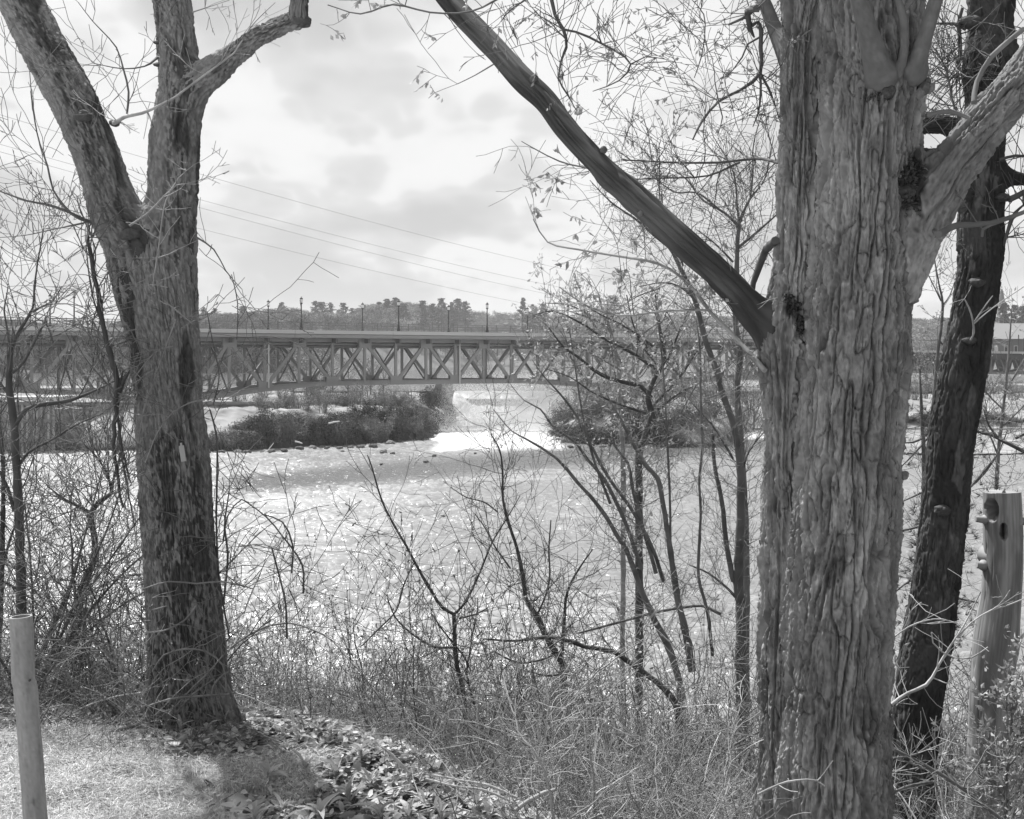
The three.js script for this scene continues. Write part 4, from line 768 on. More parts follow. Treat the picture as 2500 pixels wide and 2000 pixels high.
  barkTube('shoot', t, parse('2040,-420,30,-.55 2075,-180,38,-.4 2100,0,46,-.28 2116,66,52,-.24 2134,130,60,-.2 2150,190,70,-.14 2160,235,50,-.03 2164,260,20,.04', D), { ...smooth, others: [burl] });
  barkTube('shoot', t, parse('2370,-260,24,-.5 2318,-100,30,-.38 2285,0,35,-.3 2262,77,38,-.25 2240,150,46,-.2 2226,190,52,-.12 2216,225,40,-.02 2212,250,16,.04', D), { ...smooth, others: [burl] });
  barkTube('shoot', t, parse('2180,-40,12,-.3 2200,22,20,-.28 2209,77,21,-.25 2205,140,24,-.22 2190,185,32,-.16 2180,225,26,-.04 2178,240,10,.02', D), { ...smooth });
  barkTube('shoot', t, parse('2262,-40,8,-.3 2226,5,10,-.28 2203,25,16,-.27', D), { ...smooth });
  barkTube('limb', t, parse('1780,-160,24,.4 1845,-40,30,.3 1872,20,33,.24 1895,80,38,.2 1914,130,40,.17 1936,180,38,.16 1954,225,28,.14 1962,250,10,.12', D), { ...smooth, others: [second.slice(1, 6)], k: 0.05 });
  const on = (limbs, n, more) => woody('', '', '', { into: t, d: D + 0.3, limbs, tone: 0.1, twigs: n, seed: 3, len: 0.34, lvl: 2, tr: 0.0026, min: 0.0012, seg: 0.045, up: 0.1, leaf: { size: 0.022, per: 5, tone: 0.34, share: 0.12, hang: 0.7 }, ...more });
  on(['1847,20,20,-.2 1824,35,17 1830,70,12 1842,92,4', '1778,61,5 1812,46,8 1847,18,12', '1836,62,12 1850,54,12 1858,75,12 1857,116,11 1856,180,10 1807,220,8 1754,249,7 1714,296,6 1691,342,4', '1856,180,8 1876,215,7 1891,255,5 1905,297,4,-.1', '1856,180,7 1857,232,6 1850,278,5 1838,310,2', '1754,249,4 1764,285,3 1752,330,2', '1857,90,6 1825,108,5 1812,140,4 1790,170,3 1770,190,2'], 46, { d: D + 0.25 });
  on(['1340,-40,12 1354,35,10 1375,72,9 1383,116,7 1369,151,6 1363,191,5 1386,232,4 1407,270,2', '1375,72,7 1407,78,6 1470,107,6 1540,157,5 1511,197,4 1447,223,2', '1540,157,4 1575,139,3 1627,145,2', '1230,40,3 1255,18,4 1290,-5,5', '1250,65,2 1262,95,3 1264,110,2'], 60, { seed: 8, d: D + 0.1 });
  on(['1517,390,3 1644,397,5 1754,397,6 1841,388,7 1905,398,9,-.3', '1551,438,3 1621,435,4 1731,429,5 1807,396,6', '1609,348,2 1610,429,3 1609,493,3', '1690,0,2 1718,35,3 1721,80,3 1712,140,3 1695,190,2'], 70, { seed: 4, d: D + 0.4, len: 0.4 });
  on(['1894,586,22,-.25 1865,620,20 1847,667,17 1838,713,14 1862,752,14'], 6, { seed: 12, d: D + 0.3, len: 0.2, leaf: null });
  on(['1302,535,2.5,.3 1337,591,4,.25 1412,609,5,.2 1511,626,6,.1 1609,644,7 1679,690,8 1731,757,9 1795,823,11 1868,905,13,-.15', '1366,701,3 1424,742,4 1511,771,5 1627,759,6 1731,757,6,-.1'], 46, { seed: 14, tone: 0.3, twigTone: 0.22, d: D + 0.2, leaf: { size: 0.03, per: 6, tone: 0.36, share: 0.2, hang: 0.7 } });
  on(['1273,345,2 1308,365,3 1366,394,4 1441,412,5,-.1', '1117,205,2 1160,184,3 1205,157,4', '800,12,3 880,34,4 958,11,5 1050,30,5 1150,28,5 1230,-10,6'], 18, { seed: 15, tone: 0.15, d: D + 0.3, leaf: { size: 0.03, per: 5, tone: 0.4, share: 0.4, hang: 0.7 } });
  on(['2600,480,9 2500,518,10 2420,545,13 2340,550,15 2290,572,19,-.12', '2440,542,8 2400,560,8 2398,578,8'], 6, { seed: 16, tone: 0.12, d: D - 0.1, leaf: null });
  on(['2262,282,14 2320,272,12 2365,288,9', '2378,250,14,-.05 2385,200,13 2420,140,13 2500,70,12'], 8, { seed: 19, tone: 0.2, d: D - 0.05, leaf: null });
}
// ---------------------------------------------------------------- the dark leaning tree, the snag, the post
{
  const D = 7, t = thing('leaning_tree', 'dark tree leaning to the right between the oak and the dead snag', 'tree');
  const c = parse('2418,140,112 2408,260,98 2400,400,100 2395,541,108 2390,667,107 2371,783,107 2354,899,112 2332,1014,112 2317,1130,112 2306,1246,113 2292,1372,114 2274,1507,118 2253,1642,120 2237,1758,114 2230,1874,112 2226,2000,120 2222,2150,160', D);
  const a = parse('2360,-360,52,.2 2376,-180,58,.1 2392,0,62 2398,80,66 2412,170,80', D), b = parse('2470,-360,56,-.1 2452,-180,62 2443,0,66 2436,90,72 2424,180,84', D - 0.02);
  const bk = oakBark(0.013, 44, 6.5, 4.4), tone = (q) => clamp(lerp(lerp(0.028, 0.06, patch(q, 9, 3, 3, -0.1, 0.25)), 0.16, patch(q, 14, 6, 8, 0.28, 0.4) * 0.6) * (1 + 0.35 * grain(q, 3)), 0.02, 0.5);
  const o = { ds: 0.0085, da: 0.007, bark: bk, tone, k: 0.1 };
  barkTube('trunk', t, c, { ...o, others: [a, b] }); barkTube('limb', t, a, { ...o, others: [c, b] }); barkTube('limb', t, b, { ...o, others: [c, a] });
  barkTube('limb', t, parse('2190,318,44,.1 2240,308,48,.05 2300,305,52 2345,322,58 2385,350,66', D), { ...o, others: [c] });
  barkTube('limb', t, parse('2200,375,22,.1 2262,372,26,.05 2330,380,30 2390,392,40', D), { ...o, bark: oakBark(0.008, 60, 18, 2), others: [c] });
  barkTube('limb', t, parse('2640,470,26 2560,446,28 2500,438,32 2445,430,40 2410,420,56', D), { ...o, bark: oakBark(0.008, 60, 18, 2), others: [c] });
  const lump = (px, py, w, tn) => { const m = shadows(new THREE.Mesh(stoneGeo(px * 0.31, tn), PLAIN)); m.name = 'knot'; m.position.copy(at(px, py, D - 0.1)); m.scale.setScalar(w / 2 / F * D); t.add(m); };
  lump(2448, 483, 40, 0.05); lump(2365, 832, 40, 0.06); lump(2385, 690, 46, 0.07); lump(2300, 1246, 52, 0.06); lump(2342, 505, 44, 0.09); lump(2365, 55, 60, 0.08);
  const on = (limbs, n, more) => woody('', '', '', { into: t, d: D - 0.1, limbs, tone: 0.08, twigs: n, seed: 31, len: 0.5, lvl: 2, tr: 0.004, min: 0.0018, seg: 0.06, up: 0.1, ...more });
  on(['2540,445,9 2500,470,12 2462,488,16', '2500,500,5 2478,520,8 2468,540,10 2456,580,8 2450,600,5', '2335,200,6 2345,110,10 2340,60,10 2350,20,8', '2350,200,7 2362,185,7 2372,150,6', '2280,58,5 2330,58,8 2360,70,12', '2480,85,5 2500,70,6 2540,40,6', '2440,390,8 2480,380,7 2520,384,6'], 90, {});
  on(['2285,120,3 2310,170,4 2330,260,6 2350,300,8', '2260,220,3 2300,190,4 2380,195,5'], 60, { seed: 33, tone: 0.12 });
  on(['2355,730,3,-.4 2366,752,4,-.4 2376,785,5,-.35 2378,812,5.5,-.3 2370,830,5,-.15', '2424,722,2,-.4 2410,740,3,-.4 2378,788,4,-.35', '2500,700,2,-.45 2424,752,3,-.4 2378,790,4,-.35'], 5, { seed: 35, tone: 0.34, len: 0.12, lvl: 1 });
}
{
  const D = 7.05, t = thing('dead_snag', 'barkless weathered snag with two dark hollows and knobs', 'snag');
  const c = parse('2446,1200,88 2447,1250,90 2448,1333,91 2444,1450,97 2432,1560,110 2422,1662,102 2415,1797,98 2411,1900,100 2408,2000,104 2405,2080,118', D);
  const hole = [[2428, 1246, 9, 25], [2451, 1299, 8, 18]];
  const inHole = (p) => { let m = 0; if (p.z > -D) for (const [x, y, a, b] of hole) { const e = at(x, y, D - 0.095), k = F / D; m = Math.max(m, ss(1.15, 0.8, Math.hypot((p.x - e.x) * k / a, (p.y - e.y) * k / b) + 0.18 * noise(p.x * 40, p.y * 40, 3))); } return m; };
  barkTube('trunk', t, c, { ds: 0.007, da: 0.0055, endTone: 0.3,
    bark: (q, p) => { const g = fbm(q.x * 70, q.y * 70, q.z * 2.6, 4), k = 1 - Math.abs(noise(q.x * 36, q.y * 36, q.z * 1.4)); return g * 0.002 - ss(0.92, 1, k) * 0.004 + 0.012 * fbm(q.x * 6, q.y * 6, q.z * 3, 3) - 0.125 * inHole(p); },
    tone: (q, p) => clamp(lerp(0.29, 0.17, ss(-0.1, 0.3, fbm(q.x * 22 + 2, q.y * 22, q.z * 4, 4))) * (1 + 0.3 * noise(q.x * 140, q.y * 140, q.z * 6)), 0.03, 0.5) });
  { R = rng(44); const sp = new MB(); for (let k = 0; k < 26; k++) { const a = rr(0, 6.28), e = at(2446, 1203, D), r = rr(0.06, 0.096), p = V(e.x + Math.cos(a) * r, e.y - 0.02, e.z + Math.sin(a) * r), w = rr(0.006, 0.02), u = V(-Math.sin(a) * w, 0, Math.cos(a) * w), t = V(p.x + rr(-0.004, 0.004), p.y + 0.02 + rr(0.004, 0.03), p.z); sp.tri(p.clone().add(u), p.clone().sub(u), t, 0.22); sp.tri(p.clone().add(u).multiplyScalar(1), t, V(p.x - Math.cos(a) * 0.012, p.y, p.z - Math.sin(a) * 0.012), 0.2); } sp.build('splinters', PLAIN, t, 'stuff'); }
  const peg = (px, py, dx, dz, r, l) => { const a = at(px, py, D - 0.08 + (dz < 0 ? 0 : 0.06)), b = new MB(), e = a.clone().add(V(dx * l, 0.006, dz ? l : 0)); b.tube([a.clone().add(V(-dx * 0.07, 0, -0.07)), a.clone().add(V(-dx * 0.01, 0, -0.012)), a, e], [r * 3.4, r * 2.2, r * 1.5, r * 1.25], 10, 0.3, true); b.build('knob', PLAIN, t); };
  peg(2404, 1270, -1, 0, 0.013, 0.05); peg(2436, 1269, -0.1, 1, 0.016, 0.05); peg(2474, 1271, 0.2, 1, 0.02, 0.06); peg(2485, 1273, 1, 1, 0.016, 0.04); peg(2445, 1585, 0.3, 1, 0.016, 0.05); peg(2425, 1475, 0, 1, 0.018, 0.03); peg(2398, 1382, -1, 0, 0.014, 0.03); peg(2424, 1360, 0.2, 1, 0.016, 0.025);
}
{
  const D = 3.4, t = thing('pipe_post', 'leaning weathered pipe post with an open top at the lower left', 'post');
  const c = parse('51,1507,54 54,1560,54.5 58,1668,55.5 60,1672,55.5 74,1830,56 86,2000,56.5 100,2200,57', D), q = spline(c, 0.006);
  const body = new MB(), seamY = at(0, 1668, D).y;
  const outer = q.rs.map((r, k) => r + 0.0004 * Math.sin(k * 0.21) - (Math.abs(q.pts[k].y - seamY) < 0.003 ? 0.0012 : 0));
  body.tube(q.pts, outer, 40, 1);
  for (let k = 0; k < body.c.length; k += 3) { const x = body.p[k], y = body.p[k + 1], z = body.p[k + 2], v = clamp(0.25 * (1 + 0.55 * fbm(x * 90, y * 7, z * 90, 4) + 0.3 * fbm(x * 260, y * 120, z * 260, 2)) - 0.14 * ss(0.2, 0.4, fbm(x * 28 + 4, y * 16, z * 28, 4)), 0.06, 0.6); body.c[k] = body.c[k + 1] = body.c[k + 2] = v; }
  body.build('pipe', vmat(0.6), t);
  const T = V().subVectors(q.pts[0], q.pts[6]).normalize(), top = q.pts[0];
  const rim = new MB(), R0 = c[0].r, ring = [0, 1, 2, 3].map((k) => [[R0, 0], [R0 * 0.97, 0.002], [R0 * 0.8, 0.002], [R0 * 0.78, -0.08]][k]);
  const u = V(1, 0, 0).addScaledVector(T, -T.x).normalize(), w = V().crossVectors(T, u);
  for (let k = 0; k < 3; k++) for (let j = 0; j < 40; j++) { const P = (e, jj) => { const th = jj / 40 * 6.2832; return top.clone().addScaledVector(u, Math.cos(th) * ring[e][0]).addScaledVector(w, Math.sin(th) * ring[e][0]).addScaledVector(T, ring[e][1]); }; rim.quad(P(k, j), P(k, j + 1), P(k + 1, j + 1), P(k + 1, j), 0.3); }
  rim.build('rim', PLAIN, t);
  const k1 = new MB(); const kp = at(72, 1662, D - 0.029); k1.tube([kp.clone().add(V(-0.001, 0, -0.006)), kp.clone().add(V(0, 0, 0.001))], [0.0035, 0.003], 8, 0.05, true); k1.build('screw', PLAIN, t);
}

// tall pines on the bank beyond the right edge: they keep the sky off the right sides of the trunks
{
  const g = pineTree(55, 4200, 0.05).map((m) => m.geo()); R = rng(56);
  [[9.5, 4, 15, 'nearest the leaning tree'], [11.5, -3, 16, 'second along the bank'], [7.5, -8, 14, 'behind the path'], [15, 9, 17, 'lowest down the slope'], [2.5, -12, 15, 'standing farthest back from the river']].forEach(([x, d, h, w]) => {
    const t = thing('tall_pine', `tall dark pine on the bank beyond the right edge, ${w}`, 'pine', V(x, bank(x, d) - 0.2, -d), 'tall pines on the bank');
    t.rotation.y = rr(0, 6.28); t.scale.set(15, h, 15);
    for (const [i, nm] of [[0, 'trunk'], [1, 'crown']]) { const o = shadows(new THREE.Mesh(g[i], PLAIN)); o.name = nm; t.add(o); }
  });
}
// ---------------------------------------------------------------- saplings between the big trees (traced stems, grown twigs)
const SAP = 'bare saplings on the bank';
woody('sapling', 'bare young tree rising directly behind the pipe post at the left edge', 'sapling', { seed: 101, d: 6.6, tone: 0.09, twigTone: 0.14, len: 0.7, twigs: 90, tr: 0.004, group: SAP,
  stem: '106,560,3 92,640,4 84,700,5 80,752,6 52,800,9 28,850,13 22,900,15 24,960,17 34,1040,18 38,1110,19 45,1240,21 50,1400,23 52,1520,25 50,1700,27',
  limbs: ['150,700,3 128,735,4 96,752,5 80,762,6', '130,840,4 112,790,6 60,880,7 30,910,9', '330,905,3 250,945,5 170,978,9 115,986,11 64,1000,12 36,1040,13', '20,700,2 10,760,4 18,805,6 24,850,8', '-30,900,5 0,935,7 20,960,9', '250,1010,3 180,1040,5 130,1072,6 70,1105,7 42,1140,8', '0,1150,4 18,1190,8 36,1250,10'] });
woody('sapling', 'thin dark stem at the very left edge of the picture, left of the pipe post', 'sapling', { seed: 102, d: 7.2, tone: 0.08, len: 0.6, twigs: 40, group: SAP, stem: '-8,980,5 2,1060,8 8,1180,10 6,1300,12 2,1450,13 -6,1620,15', limbs: ['60,1240,4 30,1300,6 8,1380,8', '110,1490,3 60,1450,5 10,1420,8'] });
woody('sapling', 'crooked dark sapling with a bent fork between the post and the forked tree', 'sapling', { seed: 103, d: 7.4, tone: 0.085, twigTone: 0.15, len: 0.7, twigs: 110, group: SAP,
  stem: '276,1200,9 262,1212,10 240,1228,12 222,1256,14 228,1300,15 232,1340,17 222,1385,18 202,1432,20 190,1500,22 174,1580,23 146,1654,25 118,1730,27',
  limbs: ['120,1190,4 150,1215,6 190,1236,7 218,1250,9', '298,1100,4 282,1150,6 270,1205,8', '205,1085,3 240,1120,5 262,1160,6 272,1195,7', '188,1378,9 168,1440,10 136,1515,12 92,1620,14 70,1700,15'] });
woody('sapling', 'cluster of straight whips leaning right beside the pipe post', 'sapling', { seed: 104, d: 6.3, tone: 0.12, twigTone: 0.2, len: 0.5, twigs: 120, group: SAP, up: 0.2,
  stem: '380,1330,3 300,1400,5 220,1490,7 150,1580,9 90,1680,10', limbs: ['350,1250,3 280,1350,5 190,1480,6 110,1620,8', '400,1420,3 310,1470,5 210,1545,7 100,1660,8', '300,1180,3 262,1290,5 205,1420,6 130,1600,8', '262,1100,3 230,1220,4 185,1390,5 128,1590,7', '60,1230,4 75,1380,5 82,1530,6 90,1680,7'] });
woody('hanging_vine', 'ropy dark vine hanging from the left fork of the forked tree', 'vine', { seed: 105, d: 5.35, tone: 0.06, twigTone: 0.16, len: 0.35, twigs: 110, afloat: true, up: -0.3, lift: -0.2, wob: 0.3, jit: 0.5,
  stem: '214,545,8,.2 217,609,10 226,660,11 238,707,12 255,812,13 268,860,15 280,905,14 284,986,12 278,1060,11 282,1140,8 300,1240,6', limbs: ['255,690,3 250,770,4 262,850,6 275,900,7', '300,905,4 290,960,6 286,1010,7 300,1100,6 318,1180,4', '320,900,5 305,925,8 292,960,10', '209,600,3 225,720,4 258,820,5', '330,1290,3 315,1210,4 300,1130,5 290,1050,6'] });
woody('climbing_vine', 'thin tangle of vine canes climbing against the forked trunk', 'vine', { seed: 106, d: 5.28, tone: 0.18, twigTone: 0.16, len: 0.2, twigs: 60, afloat: true, lift: 0.1, wob: 0.34, min: 0.0014,
  stem: '430,780,3 400,860,4 372,940,4 350,1010,4 338,1080,4', limbs: ['500,975,4 460,985,4 420,1010,4 385,1055,3 355,1130,3', '478,1480,4 450,1515,5 400,1540,5 355,1545,4', '372,1640,4 400,1600,5 450,1585,5 500,1590,5 545,1625,5 552,1690,4', '560,1640,5 530,1660,5 516,1700,6 525,1745,6', '360,1725,5 420,1706,6 480,1700,6 560,1695,5', '410,1745,4 460,1690,4 510,1640,4 545,1600,3', '430,1740,4 470,1695,4 520,1660,4', '372,1460,3 360,1490,4 405,1480,3', '345,1440,3 410,1420,4 480,1425,4 540,1420,4 620,1438,3', '400,735,3 445,770,3 470,790,3', '520,765,2 480,772,3 440,775,3', '330,920,3 360,880,3 395,850,3 425,845,3'] });
woody('climbing_vine', 'loose hanging creepers just right of the forked trunk', 'vine', { seed: 107, d: 5.6, tone: 0.1, twigTone: 0.13, len: 0.5, twigs: 60, afloat: true, lift: -0.2, up: -0.3,
  stem: '512,1000,4 528,1060,5 530,1150,5 528,1260,5 534,1400,5 560,1560,5', limbs: ['560,1195,3 548,1290,5 556,1350,6 545,1480,5', '620,1240,3 590,1220,4 556,1260,4 545,1320,4', '505,760,2 520,840,3 535,920,3 520,990,4', '565,670,2 580,740,3 578,830,2', '640,1255,3 690,1275,4 714,1330,5 712,1400,5', '600,1225,3 650,1262,4 690,1310,4 738,1380,5 740,1450,5', '664,1340,4 680,1400,5 697,1475,5 700,1560,6', '732,1520,2 720,1470,3 706,1440,3'] });
woody('forked_sapling', 'slim dark sapling in the middle that divides into a wide Y', 'sapling', { seed: 110, d: 8, tone: 0.075, twigTone: 0.11, len: 0.5, twigs: 60, tr: 0.0035,
  stem: '1108,1500,9 1110,1565,10 1116,1627,11 1128,1673,12 1136,1740,13', limbs: ['897,1111,2.5 907,1138,3.5 918,1177,4 934,1227,4.5 961,1281,5.5 992,1333,6 1012,1372,6.5 1043,1426,7.5 1081,1484,8.5 1108,1500,9', '1270,1210,2 1240,1262,3 1204,1319,4 1166,1410,5.5 1132,1476,7 1108,1500,8', '946,1461,3 965,1507,4 1004,1546,5 1062,1580,6 1110,1580,7', '1190,1485,3 1160,1500,4 1120,1510,5', '1012,1372,3 985,1430,4 968,1490,4 930,1530,4 880,1580,3', '1150,1640,3 1130,1600,4 1082,1540,4 1055,1500,3'] });
woody('sapling', 'crooked young tree just right of the Y shaped sapling', 'sapling', { seed: 111, d: 9, tone: 0.085, twigTone: 0.13, len: 0.7, twigs: 110, group: SAP,
  stem: '1198,1060,3 1220,1099,4 1227,1157,5 1228,1219,6 1240,1270,7 1262,1340,8.5 1277,1410,10 1285,1464,11 1312,1507,13 1347,1580,15 1370,1611,17 1378,1720,19 1390,1800,20',
  limbs: ['1447,1341,3 1412,1391,5 1385,1445,7 1378,1507,8 1372,1600,9', '1345,1270,3 1340,1340,4 1342,1410,5 1330,1460,5 1312,1500,6', '1100,1190,2 1140,1215,3 1180,1225,3.5 1215,1250,4', '1285,1420,3 1250,1430,3 1222,1460,2', '1160,1255,2 1185,1290,3 1205,1330,4 1246,1388,5'] });
woody('fan_tree', 'many stemmed tree whose thin trunks fan out before the white chute', 'tree', { seed: 112, d: 11, tone: 0.15, twigTone: 0.2, len: 0.6, twigs: 210, tr: 0.004, wob: 0.3, from: 0.95, ds: 0.09, leaf: { size: 0.03, per: 1, tone: 0.4, share: 0.25 },
  stem: '1205,1000,2 1250,1053,3.2 1285,1072,4.8 1358,1119,7.2 1412,1180,8.8 1466,1242,10.4 1512,1316,11.2 1528,1341,12 1559,1422,13.6 1586,1488,15.2 1617,1550,16.8 1641,1604,17.6 1662,1700,20',
  limbs: ['1240,930,1.6 1280,978,2.4 1319,999,4 1350,1041,5.6 1404,1080,6.4 1435,1122,8 1474,1169,8.8 1501,1219,9.6 1536,1300,10.4 1566,1390,11.2', '1300,880,1.6 1327,918,3.2 1366,960,4.8 1410,1020,6.4 1451,1103,7.2 1482,1161,8 1543,1246,8.8 1590,1333,9.6 1620,1420,10.4,.1', '1495,1050,2.4 1501,1088,5.6 1532,1130,7.2 1547,1204,8.8 1570,1290,9.6 1602,1400,10.4', '1480,960,2.4 1520,1034,7.2 1551,1092,9.6 1578,1138,11.2 1605,1169,12 1620,1240,12.8 1641,1372,14.4 1656,1468,16 1672,1534,17.6 1690,1640,19.2', '1590,740,1.6 1605,783,4 1621,937,4.8 1630,1092,5.6 1636,1246,6.4 1637,1333,6.4 1642,1420,7.2,.2', '1700,780,1.6 1709,852,4.8 1711,995,5.6 1715,1092,6.4 1707,1169,6.4 1711,1246,7.2 1706,1410,8 1726,1488,8.8 1740,1600,9.6,.3', '1390,800,1.6 1402,880,3.2 1420,1000,4.8 1446,1110,6.4 1490,1230,7.2', '1470,1130,2.4 1440,1090,3.2 1400,1060,3.2 1352,1040,2.4', '1545,1180,1.6 1600,1100,2.4 1660,1010,3.2 1700,940,3.2'] });
woody('sapling', 'pair of slender dark trunks close to the left side of the oak', 'sapling', { seed: 113, d: 12.5, tone: 0.12, twigTone: 0.2, len: 0.9, twigs: 190, group: SAP, from: 0.95, ds: 0.09,
  stem: '1440,440,1.7 1490,492,3.4 1555,538,6 1598,576,7.6 1633,603,8.5 1667,667,10.2 1694,725,11.9 1709,775,12.8 1725,841,13.6 1748,899,14.4 1763,957,15.3 1790,1034,17 1806,1122,18.7 1810,1207,21.2 1806,1333,22.9 1803,1410,24.6 1811,1526,26.3 1807,1604,27.2 1812,1720,28.9',
  limbs: ['1740,1060,6.8 1744,1130,9.3 1763,1227,11 1774,1330,12.8 1790,1420,13.6', '1690,985,2.5 1740,1040,4.2 1790,1120,6', '1870,1050,2.5 1830,1100,4.2 1812,1150,6.8', '1600,520,1.7 1640,575,3.4 1668,650,5.1', '1560,700,2.5 1620,690,3.4 1660,700,5.1 1700,735,6.8', '1500,760,1.7 1560,722,2.5 1610,705,3.4', '1685,1380,3.4 1730,1400,5.1 1780,1440,6.8 1806,1470,7.6', '1412,1546,5.1 1501,1522,6 1586,1499,6.8 1637,1488,7.6 1714,1480,7.6 1760,1500,8.5'] });
woody('branching_tree', 'grey tree beyond the dead limb with a spreading bare crown', 'tree', { seed: 114, d: 16, tone: 0.14, twigTone: 0.17, len: 1.0, twigs: 230, tr: 0.006, wob: 0.3, from: 0.5, ds: 0.12, min: 0.0026, seg: 0.1,
  stem: '1804,540,9 1800,610,11 1798,725,13 1795,783,14 1806,858,15 1800,960,16 1810,1100,17 1820,1300,18', limbs: ['1640,410,2 1679,441,4 1714,487,5 1772,522,6 1802,552,8', '1740,330,2 1790,420,4 1800,500,5 1804,548,7', '1890,330,2 1865,441,4 1830,487,6 1806,540,8', '1895,525,4 1847,568,6 1804,603,8', '1580,420,2 1650,470,4 1700,470,5 1760,515,6', '1870,250,2 1840,350,3 1838,430,4 1832,485,5', '1700,560,2 1740,590,4 1790,640,6'] });
woody('leafing_sapling', 'crooked tree hung with bright new leaves in front of the bridge right of the chute', 'tree', { seed: 115, d: 19, tone: 0.07, twigTone: 0.15, len: 0.85, twigs: 230, tr: 0.008, from: 0.95, ds: 0.13, min: 0.0028, seg: 0.11, leaf: { size: 0.08, per: 3, tone: 0.5, share: 0.8, hang: 0.2, spread: 0.06 },
  stem: '1600,720,4 1610,800,7 1622,880,9 1596,930,11 1582,975,13 1592,1010,15 1578,1057,16 1560,1110,17 1560,1200,19',
  limbs: ['1340,800,3 1377,848,5 1416,875,7 1466,914,9 1520,933,10 1567,945,11 1590,972,12', '1300,770,2 1350,760,4 1420,790,5 1480,830,6 1540,860,8 1600,900,9', '1420,740,2 1470,770,4 1530,800,5 1600,850,7', '1680,760,3 1650,830,5 1630,880,7', '1740,800,2 1700,860,4 1660,920,6 1600,985,8', '1330,900,2 1390,920,3 1450,960,4 1520,990,6 1580,1010,7', '1530,720,3 1545,790,4 1570,850,5 1605,890,6', '1720,930,3 1660,960,5 1605,1000,8'] });
woody('leafing_sapling', 'paler slim tree in fresh leaf close behind the dead limb, over the bridge deck', 'tree', { seed: 116, d: 24, tone: 0.2, twigTone: 0.2, len: 0.85, twigs: 130, tr: 0.008, from: 0.9, ds: 0.16, min: 0.0034, seg: 0.14, leaf: { size: 0.09, per: 3, tone: 0.5, share: 0.75, spread: 0.07 },
  stem: '1462,720,4 1470,760,6 1490,810,8 1510,900,9 1512,1000,10 1520,1100,12', limbs: ['1330,740,2 1390,745,4 1440,770,5 1485,800,6', '1390,760,2 1420,770,3 1470,790,4', '1560,740,2 1530,770,4 1495,810,5', '1640,770,2 1590,800,4 1515,860,6', '1380,830,2 1440,860,4 1508,900,5', '1740,770,2 1680,800,3 1610,830,4 1515,930,6'] });
woody('fallen_branch', 'dark bare branch arching low across the brush toward the left', 'branch', { seed: 117, d: 8.4, tone: 0.07, twigTone: 0.12, len: 0.5, twigs: 46, stem: '1180,1560,4 1250,1565,6 1350,1557,9 1432,1580,11 1497,1592,12 1544,1623,13 1598,1662,15 1650,1720,16', limbs: ['1215,1595,3 1262,1618,6 1320,1612,6 1350,1600,5', '1290,1640,3 1340,1650,5 1400,1640,5'] });
// right of the oak: a ragged young pine, a budding sapling, brush below
{
  const t = woody('pine_sapling', 'thin young pine with sparse needles between the oak and the leaning tree', 'pine', { seed: 120, d: 11, tone: 0.12, twigTone: 0.1, len: 0.8, twigs: 60, tr: 0.004, ds: 0.08, stem: '2246,900,4 2250,1000,8 2256,1120,11 2258,1240,13 2262,1400,14 2240,1560,15', limbs: ['2190,1080,3 2230,1080,5 2262,1062,6 2290,1030,4', '2190,1150,3 2230,1110,4 2275,1060,4', '2180,1300,3 2230,1290,5 2258,1280,6', '2420,1130,3 2360,1200,5 2270,1290,6', '2180,1450,4 2220,1420,5 2262,1410,6', '2460,1050,3 2440,1100,4 2400,1160,4 2300,1250,5', '2470,1480,3 2380,1470,5 2262,1440,6', '2190,1230,3 2225,1215,4 2256,1200,5'] });
  R = rng(121); const nb = new MB();
  for (let k = 0; k < 620; k++) {
    const a = rr(0, 1), px = 2250 + rr(-80, 200) * Math.sqrt(a), py = 990 + 640 * R(), c = at(px, py, 11 + rr(-0.9, 0.9));
    if (fbm(px * 0.02, py * 0.02, 3, 2) < -0.12) continue;
    const ax = rv(); ax.y = Math.abs(ax.y) * 0.6; for (let j = 0; j < 14; j++) { const d = rv().multiplyScalar(0.7).add(ax).normalize(), e = c.clone().addScaledVector(d, rr(0.06, 0.11)), s = V().crossVectors(d, V(0.3, 0.2, 1)).normalize().multiplyScalar(0.0022); nb.tri(c.clone().add(s), c.clone().sub(s), e, rr(0.05, 0.15)); }
  }
  nb.build('needles', PLAIN, t, 'stuff');
}
woody('sapling', 'thin budding sapling against the sky between the oak and the leaning tree', 'sapling', { seed: 122, d: 10, tone: 0.14, twigTone: 0.2, len: 0.6, twigs: 70, group: SAP, stem: '2280,620,2 2292,690,4 2302,742,6 2298,800,7 2290,860,8 2282,950,9 2270,1100,10', limbs: ['2330,690,2 2320,720,3 2303,745,4', '2250,640,2 2276,690,3 2298,735,4', '2340,880,2 2310,850,4 2292,830,5'], leaf: { size: 0.03, per: 2, tone: 0.4, share: 0.6 } });
woody('branch_spray', 'drooping bare bough that hangs across the river at the right edge', 'branch', { seed: 123, d: 9, tone: 0.1, twigTone: 0.16, len: 0.6, twigs: 60, afloat: true, stem: '2620,1140,13 2540,1112,12 2500,1102,11 2450,1078,10 2420,1062,8 2382,1052,7 2350,1010,4', limbs: ['2600,1010,4 2540,1040,6 2480,1070,7', '2402,1000,3 2415,1040,5 2440,1072,6'] });
